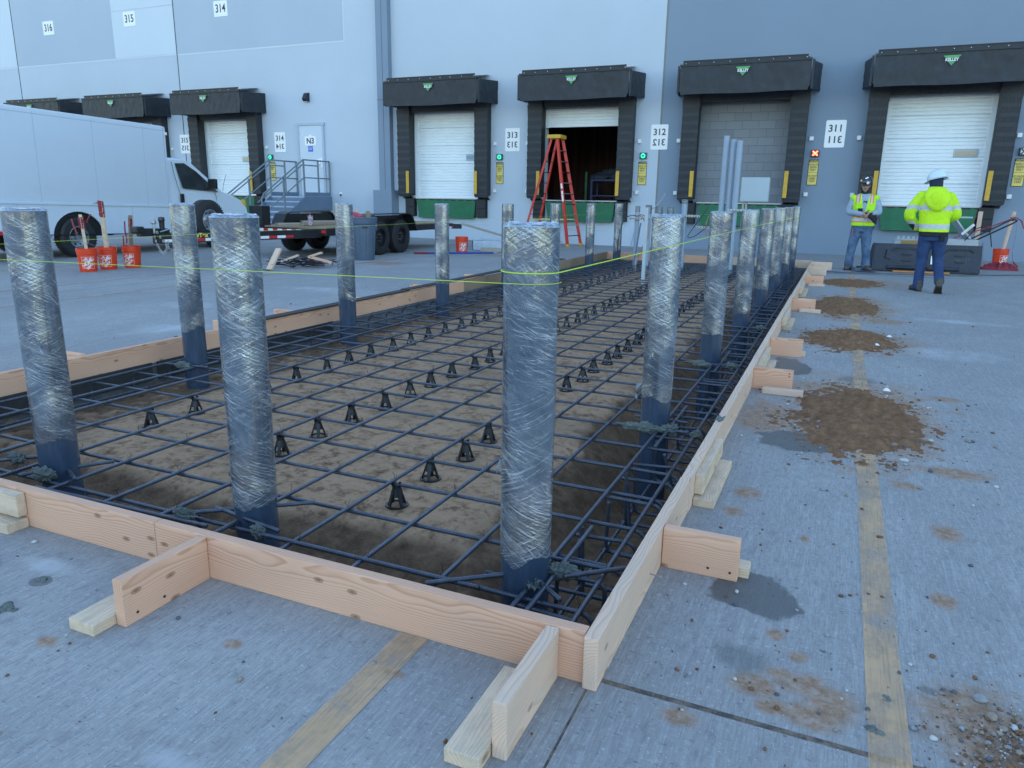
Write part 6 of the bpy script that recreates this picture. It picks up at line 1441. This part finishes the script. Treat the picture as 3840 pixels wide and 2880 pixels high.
hand(q, WL, Vector((.75, .25, -.55)), (.3, .8, .4), (.5, .2, .3)); hand(q, WR, Vector((-.3, .9, .0)), (-.2, 0, 1), (-1, 0, 0))
remesh(q, 'body', m_skin, t, .009, 3)
q = MB()
loft(q, [(.01, -.005, .76, .15, .115, 0), (.012, -.005, .85, .175, .135, 0), (.012, 0, .95, .172, .128, 0), (.01, 0, 1.02, .165, .12, 0)])
limb(q, [HL, (-.082, .03, .66), KL, (-.088, .05, .30), (AL[0], AL[1] + .0, .075)], [.104, .092, .076, .070, .074]); limb(q, [HR, (.118, .03, .66), KR, (.150, -.08, .32), (AR[0], AR[1] + .03, .175)], [.104, .092, .076, .068, .070])
jn = remesh(q, 'jeans', m_jeanA, t, .011, 4)
q = MB()
q.box(.10, .16, -.150, -.13, .76, .86, None, .01); q.build('pocket_tool', m_blkcloth, jn)
for a, f, p in ((AL, (-.35, 1), .0), (AR, (.06, 1), .62)):
    q = MB(); boot(q, a, f, p, k=1.05); q.v = [Vector(a) + (v - Vector(a)) * 1.06 for v in q.v]; b = remesh(q, 'boot', m_boot, t, .008, 2)
    q = MB(); sole(q, a, f, p); q.v = [Vector(a) + (v - Vector(a)) * 1.06 for v in q.v]; q.build('sole', m_sole, b)
def jface(c):
    x, y, z = c
    if x < -.26 + (1.2 - z) * .05 and z < 1.30 or x > .24:      # sleeves
        if z < 1.00: return 2
        if 1.00 < z < 1.045 and x < 0: return 1
        if 1.225 < z + .12 * (abs(x) - .3) < 1.285: return 1
        return 0
    if z < .895: return 2
    if .935 < z < 1.005: return 1
    if 1.205 < z < 1.27: return 1
    if 1.27 <= z < 1.44 and (-.165 < x < -.115 or .105 < x < .155): return 1
    return 0
q = MB()
loft(q, [(.015, -.005, .825, .190, .148, 0), (.015, 0, .862, .196, .152, 0), (.015, 0, .90, .198, .152, 0), (.012, 0, .96, .203, .150, 0), (.0, 0, 1.08, .205, .145, 0), (-.01, 0, 1.2, .215, .150, 0), (-.018, .005, 1.32, .222, .145, 0), (-.022, .012, 1.40, .205, .125, 0), (-.026, .018, 1.46, .155, .105, 0), (-.03, .025, 1.51, .10, .09, 0)])
limb(q, [SL, (-.285, -.01, 1.27), EL, (-.28, .07, 1.04), WL], [.092, .085, .078, .070, .060]); limb(q, [SR, (.23, .035, 1.26), ER, (.25, .14, 1.11), WR], [.092, .084, .076, .068, .058])
for i in range(7): a = 2 * PI * i / 7; ell(q, (-.33 + .035 * math.cos(a), .0 + .035 * math.sin(a), 1.13 + .03 * math.sin(a * 2)), (.045, .045, .05))
jk = remesh(q, 'jacket', [m_hvy, m_bandg, m_blkcloth], t, .010, 4, jface)
q = MB()   # hood hanging down the back
loft(q, [(-.005, -.165, 1.185, .02, .012, 0), (-.003, -.175, 1.215, .075, .03, 0), (-.005, -.175, 1.27, .135, .045, 0), (-.01, -.16, 1.34, .165, .058, 0), (-.015, -.13, 1.41, .175, .066, 0), (-.02, -.085, 1.47, .155, .075, 0), (-.025, -.045, 1.515, .125, .075, 0), (-.028, -.01, 1.545, .10, .075, 0)])
ell(q, (-.01, -.19, 1.36), (.11, .045, .12))
remesh(q, 'hood', m_hvy, jk, .011, 4)
q = MB(); loft(q, [(-.03, .03, 1.48, .085, .08, 0), (-.035, .05, 1.56, .088, .085, 0), (-.045, .07, 1.64, .095, .11, 0), (-.045, .075, 1.68, .092, .108, 0)]); remesh(q, 'balaclava', m_navy, t, .012, 3)
R3 = (Matrix.Rotation(.80, 3, 'Z') @ Matrix.Rotation(-.27, 3, 'X'))
q = MB(); HC = (-.035, .075, 1.655); dome(q, HC, .118, .142, .135, R3)
q.grid(lambda u, v: Vector(HC) + R3 @ Vector(((.118 + .014 * v) * math.cos(2 * PI * u), (.142 + .014 * v + (.055 * max(0, math.sin(2 * PI * u)) ** 2 * v)) * math.sin(2 * PI * u), -.004 - .012 * v)), 36, 3)
q.grid(lambda u, v: Vector(HC) + R3 @ Vector((.02 * (v - .5), .135 * math.cos(PI * u), .135 * math.sin(PI * u) * 1.02 + .004)), 16, 2)
q.build('hard_hat', m_hatw, t, smooth=True)
q = MB(); 
for dx, dz in ((-.02, 0), (0, .005), (.02, -.004), (.012, .02)): q.box(-.165 + dx - .006, -.165 + dx + .016, -.04, -.034, 1.452 + dz, 1.474 + dz)
q.build('badge', m_bandg, jk)
# ---- worker in a black helmet, facing the camera
X0, Y0 = .345, 16.32
t = thing('person', 'person in a lime safety vest and black helmet, pulling on black gloves', 'person', (X0, Y0, 0))
HL, HR = (-.085, 0, .82), (.085, 0, .82); KL, KR = (-.14, -.02, .45), (.115, -.03, .45); AL, AR = (-.15, .0, .118), (.145, -.03, .118)
SL, EL, WL = (-.195, 0, 1.375), (-.265, -.03, 1.13), (.0, -.235, 1.09); SR, ER, WR = (.165, 0, 1.385), (.255, -.04, 1.14), (.125, -.24, 1.10)
q = MB()
loft(q, [(0, 0, .78, .14, .11, 0), (0, 0, .95, .145, .10, 0), (0, 0, 1.1, .14, .10, 0), (-.01, 0, 1.25, .165, .115, 0), (-.015, 0, 1.37, .17, .10, 0), (-.02, 0, 1.45, .10, .075, 0), (-.025, -.01, 1.50, .06, .06, 0)])
limb(q, [(-.02, -.01, 1.46), (-.03, -.045, 1.57)], [.058, .056]); ell(q, (-.03, -.06, 1.64), (.076, .092, .108)); ell(q, (-.03, -.105, 1.565), (.048, .04, .045))
ell(q, (-.03, -.152, 1.595), (.014, .020, .022)); limb(q, [(-.03, -.140, 1.64), (-.03, -.158, 1.60)], [.011, .014])
for s in (-1, 1): ell(q, (-.03 + s * .075, -.05, 1.62), (.012, .02, .03))
limb(q, [HL, KL, AL], [.092, .062, .042]); limb(q, [HR, KR, AR], [.092, .062, .042])
for a, f in ((AL, (-.25, -1)), (AR, (.45, -1))): boot(q, a, f, 0)
limb(q, [SL, EL, WL], [.058, .043, .031]); limb(q, [SR, ER, WR], [.058, .043, .031])
hand(q, WL, Vector((.8, -.25, -.1)), (0, -.3, 1), (0, .6, -.5)); hand(q, WR, Vector((-.55, -.35, -.3)), (0, -.3, 1), (-.3, .5, -.4))
body = remesh(q, 'body', m_skin, t, .009, 3)
q = MB(); q.box(-.058, -.002, -.160, -.150, 1.574, 1.582); q.build('moustache', m_blkcloth, t)
q = MB(); 
for s in (-1, 1): ell(q, (-.03 + s * .03, -.142, 1.632), (.012, .006, .005), None, 10)
q.build('eyes', m_black, t, smooth=True)
q = MB(); q.box(-.055, -.005, -.150, -.146, 1.556, 1.560); q.build('mouth', M('lips', (.22, .09, .08), .5), t)
q = MB(); loft(q, [(0, 0, .75, .145, .115, 0), (0, 0, .85, .170, .13, 0), (0, 0, .95, .168, .122, 0)])
limb(q, [HL, (-.115, 0, .64), KL, (-.155, 0, .28), (-.158, .02, .085)], [.110, .098, .083, .078, .086]); limb(q, [HR, (.10, -.01, .64), KR, (.135, -.02, .28), (.150, -.01, .085)], [.110, .098, .083, .078, .086])
remesh(q, 'jeans', m_jeanB, t, .011, 4)
for a, f in ((AL, (-.25, -1)), (AR, (.45, -1))):
    q = MB(); boot(q, a, f, 0); q.v = [Vector(a) + (v - Vector(a)) * 1.06 for v in q.v]; b = remesh(q, 'boot', m_boot, t, .008, 2); q = MB(); sole(q, a, f, 0); q.build('sole', m_sole, b)
q = MB(); loft(q, [(0, 0, .88, .165, .12, 0), (0, 0, 1.05, .168, .122, 0), (-.01, 0, 1.25, .188, .132, 0), (-.015, 0, 1.36, .195, .118, 0), (-.02, 0, 1.44, .125, .092, 0), (-.022, -.005, 1.475, .085, .08, 0)])
limb(q, [SL, (-.245, -.01, 1.25), EL, (-.13, -.15, 1.105), (-.045, -.215, 1.09)], [.080, .072, .066, .056, .046]); limb(q, [SR, (.225, -.01, 1.26), ER, (.20, -.15, 1.115), (.15, -.215, 1.10)], [.080, .072, .066, .056, .046])
sw = remesh(q, 'sweatshirt', m_grey_sw, t, .010, 4)
q = MB(); q.box(-.035, .03, -.150, -.140, 1.14, 1.34); q.build('shirt_print', M('dark_green_print', (.015, .06, .045), .7), sw)
def vface(c):
    x, y, z = c
    if y < 0 and z > 1.10 and abs(x + .005) < .012 + (z - 1.10) * .17: return 3
    if y < 0 and z <= 1.10 and abs(x - .02) < .009: return 3
    if .955 < z < 1.02: return 1
    if .935 < z < 1.04: return 2
    if z > 1.30 and y < .02:
        if -.155 < x < -.118 or .092 < x < .128: return 1
        if -.175 < x < -.098 or .075 < x < .147: return 2
    return 0
q = MB()
loft(q, [(.0, 0, .862, .212, .158, 0), (.0, 0, .92, .210, .156, 0), (.0, 0, 1.05, .205, .150, 0), (-.008, 0, 1.2, .212, .155, 0), (-.014, 0, 1.32, .222, .150, 0), (-.018, 0, 1.40, .210, .125, 0), (-.02, 0, 1.445, .16, .105, 0), (-.02, 0.01, 1.48, .10, .085, 0)])
for s, S_ in ((-1, SL), (1, SR)): ell(q, (S_[0] + s * .01, 0, 1.39), (.075, .095, .07)); ell(q, (S_[0] + s * .005, .01, 1.31), (.06, .09, .08))
vest = remesh(q, 'vest', [m_hv, m_bandg, m_bando, m_grey_sw], t, .010, 3, vface)
q = MB(); q.box(-.16, -.085, -.168, -.150, 1.19, 1.285, None, .006); q.box(-.16, -.085, -.172, -.152, 1.275, 1.295, None, .004); q.build('pocket', m_hv, vest)
q = MB(); q.box(-.115, -.03, -.20, -.16, 1.115, 1.20, None, .015); q.build('radio', m_blkcloth, vest)
q = MB(); hand(q, WL, Vector((.8, -.25, -.1)), (0, -.3, 1), (0, .6, -.5), 1.12); limb(q, [(.06, -.25, 1.09), (.14, -.26, 1.03), (.20, -.26, .95), (.225, -.26, .91)], [.04, .045, .032, .012]); q.tube([(.19, -.26, 1.08), (.215, -.26, 1.0), (.22, -.255, .93)], [.03, .034, .016], 10)
remesh(q, 'glove', m_blkcloth, t, .008, 2)
q = MB(); q.box(-.175, -.15, -.135, -.128, .70, .81, None, .003); q.build('tool_loop', M('tool_red', (.35, .10, .08), .5), t)
q = MB(); loft(q, [(-.022, -.005, 1.45, .085, .08, 0), (-.026, -.012, 1.52, .07, .072, 0), (-.03, -.03, 1.57, .080, .078, 0), (-.03, -.04, 1.64, .084, .085, 0)]); lin = remesh(q, 'balaclava', m_blkcloth, t, .011, 3)
for p in [v for v in lin.data.vertices]:
    if p.co.y < -.09: p.co.y = -.09 + (p.co.y + .09) * .1
R3 = Matrix.Rotation(.20, 3, 'X'); HC = (-.03, -.040, 1.684)
q = MB(); dome(q, HC, .122, .145, .135, R3); q.grid(lambda u, v: Vector(HC) + R3 @ Vector(((.122 + .006 * v) * math.cos(2 * PI * u), (.145 + .006 * v + .02 * v * max(0, -math.sin(2 * PI * u))) * math.sin(2 * PI * u), -.002 - .028 * v)), 36, 3)
hh = q.build('hard_hat', m_hatb, t, smooth=True)
def decal(a, el, r_, mat, sq=1.0):
    n_ = R3 @ Vector((.122 * math.cos(el) ** .85 * math.cos(a), .145 * math.cos(el) ** .85 * math.sin(a), .135 * math.sin(el))); c = Vector(HC) + n_ * 1.02; u, v = frame_for(n_)
    q = MB(); q.add([c + u * r_ * math.cos(k * PI / 8) + v * r_ * sq * math.sin(k * PI / 8) for k in range(16)], [tuple(range(16))]); return q.build('sticker', mat, hh)
decal(-PI / 2 + .25, .15, .025, m_signwhite); decal(-PI / 2 + .25, .155, .011, m_black, .8); decal(-PI / 2 - .9, .40, .020, m_sign_y); decal(-PI / 2 - .1, .80, .020, m_signwhite, .7); decal(-PI / 2 + .2, .95, .018, m_signwhite, .9)
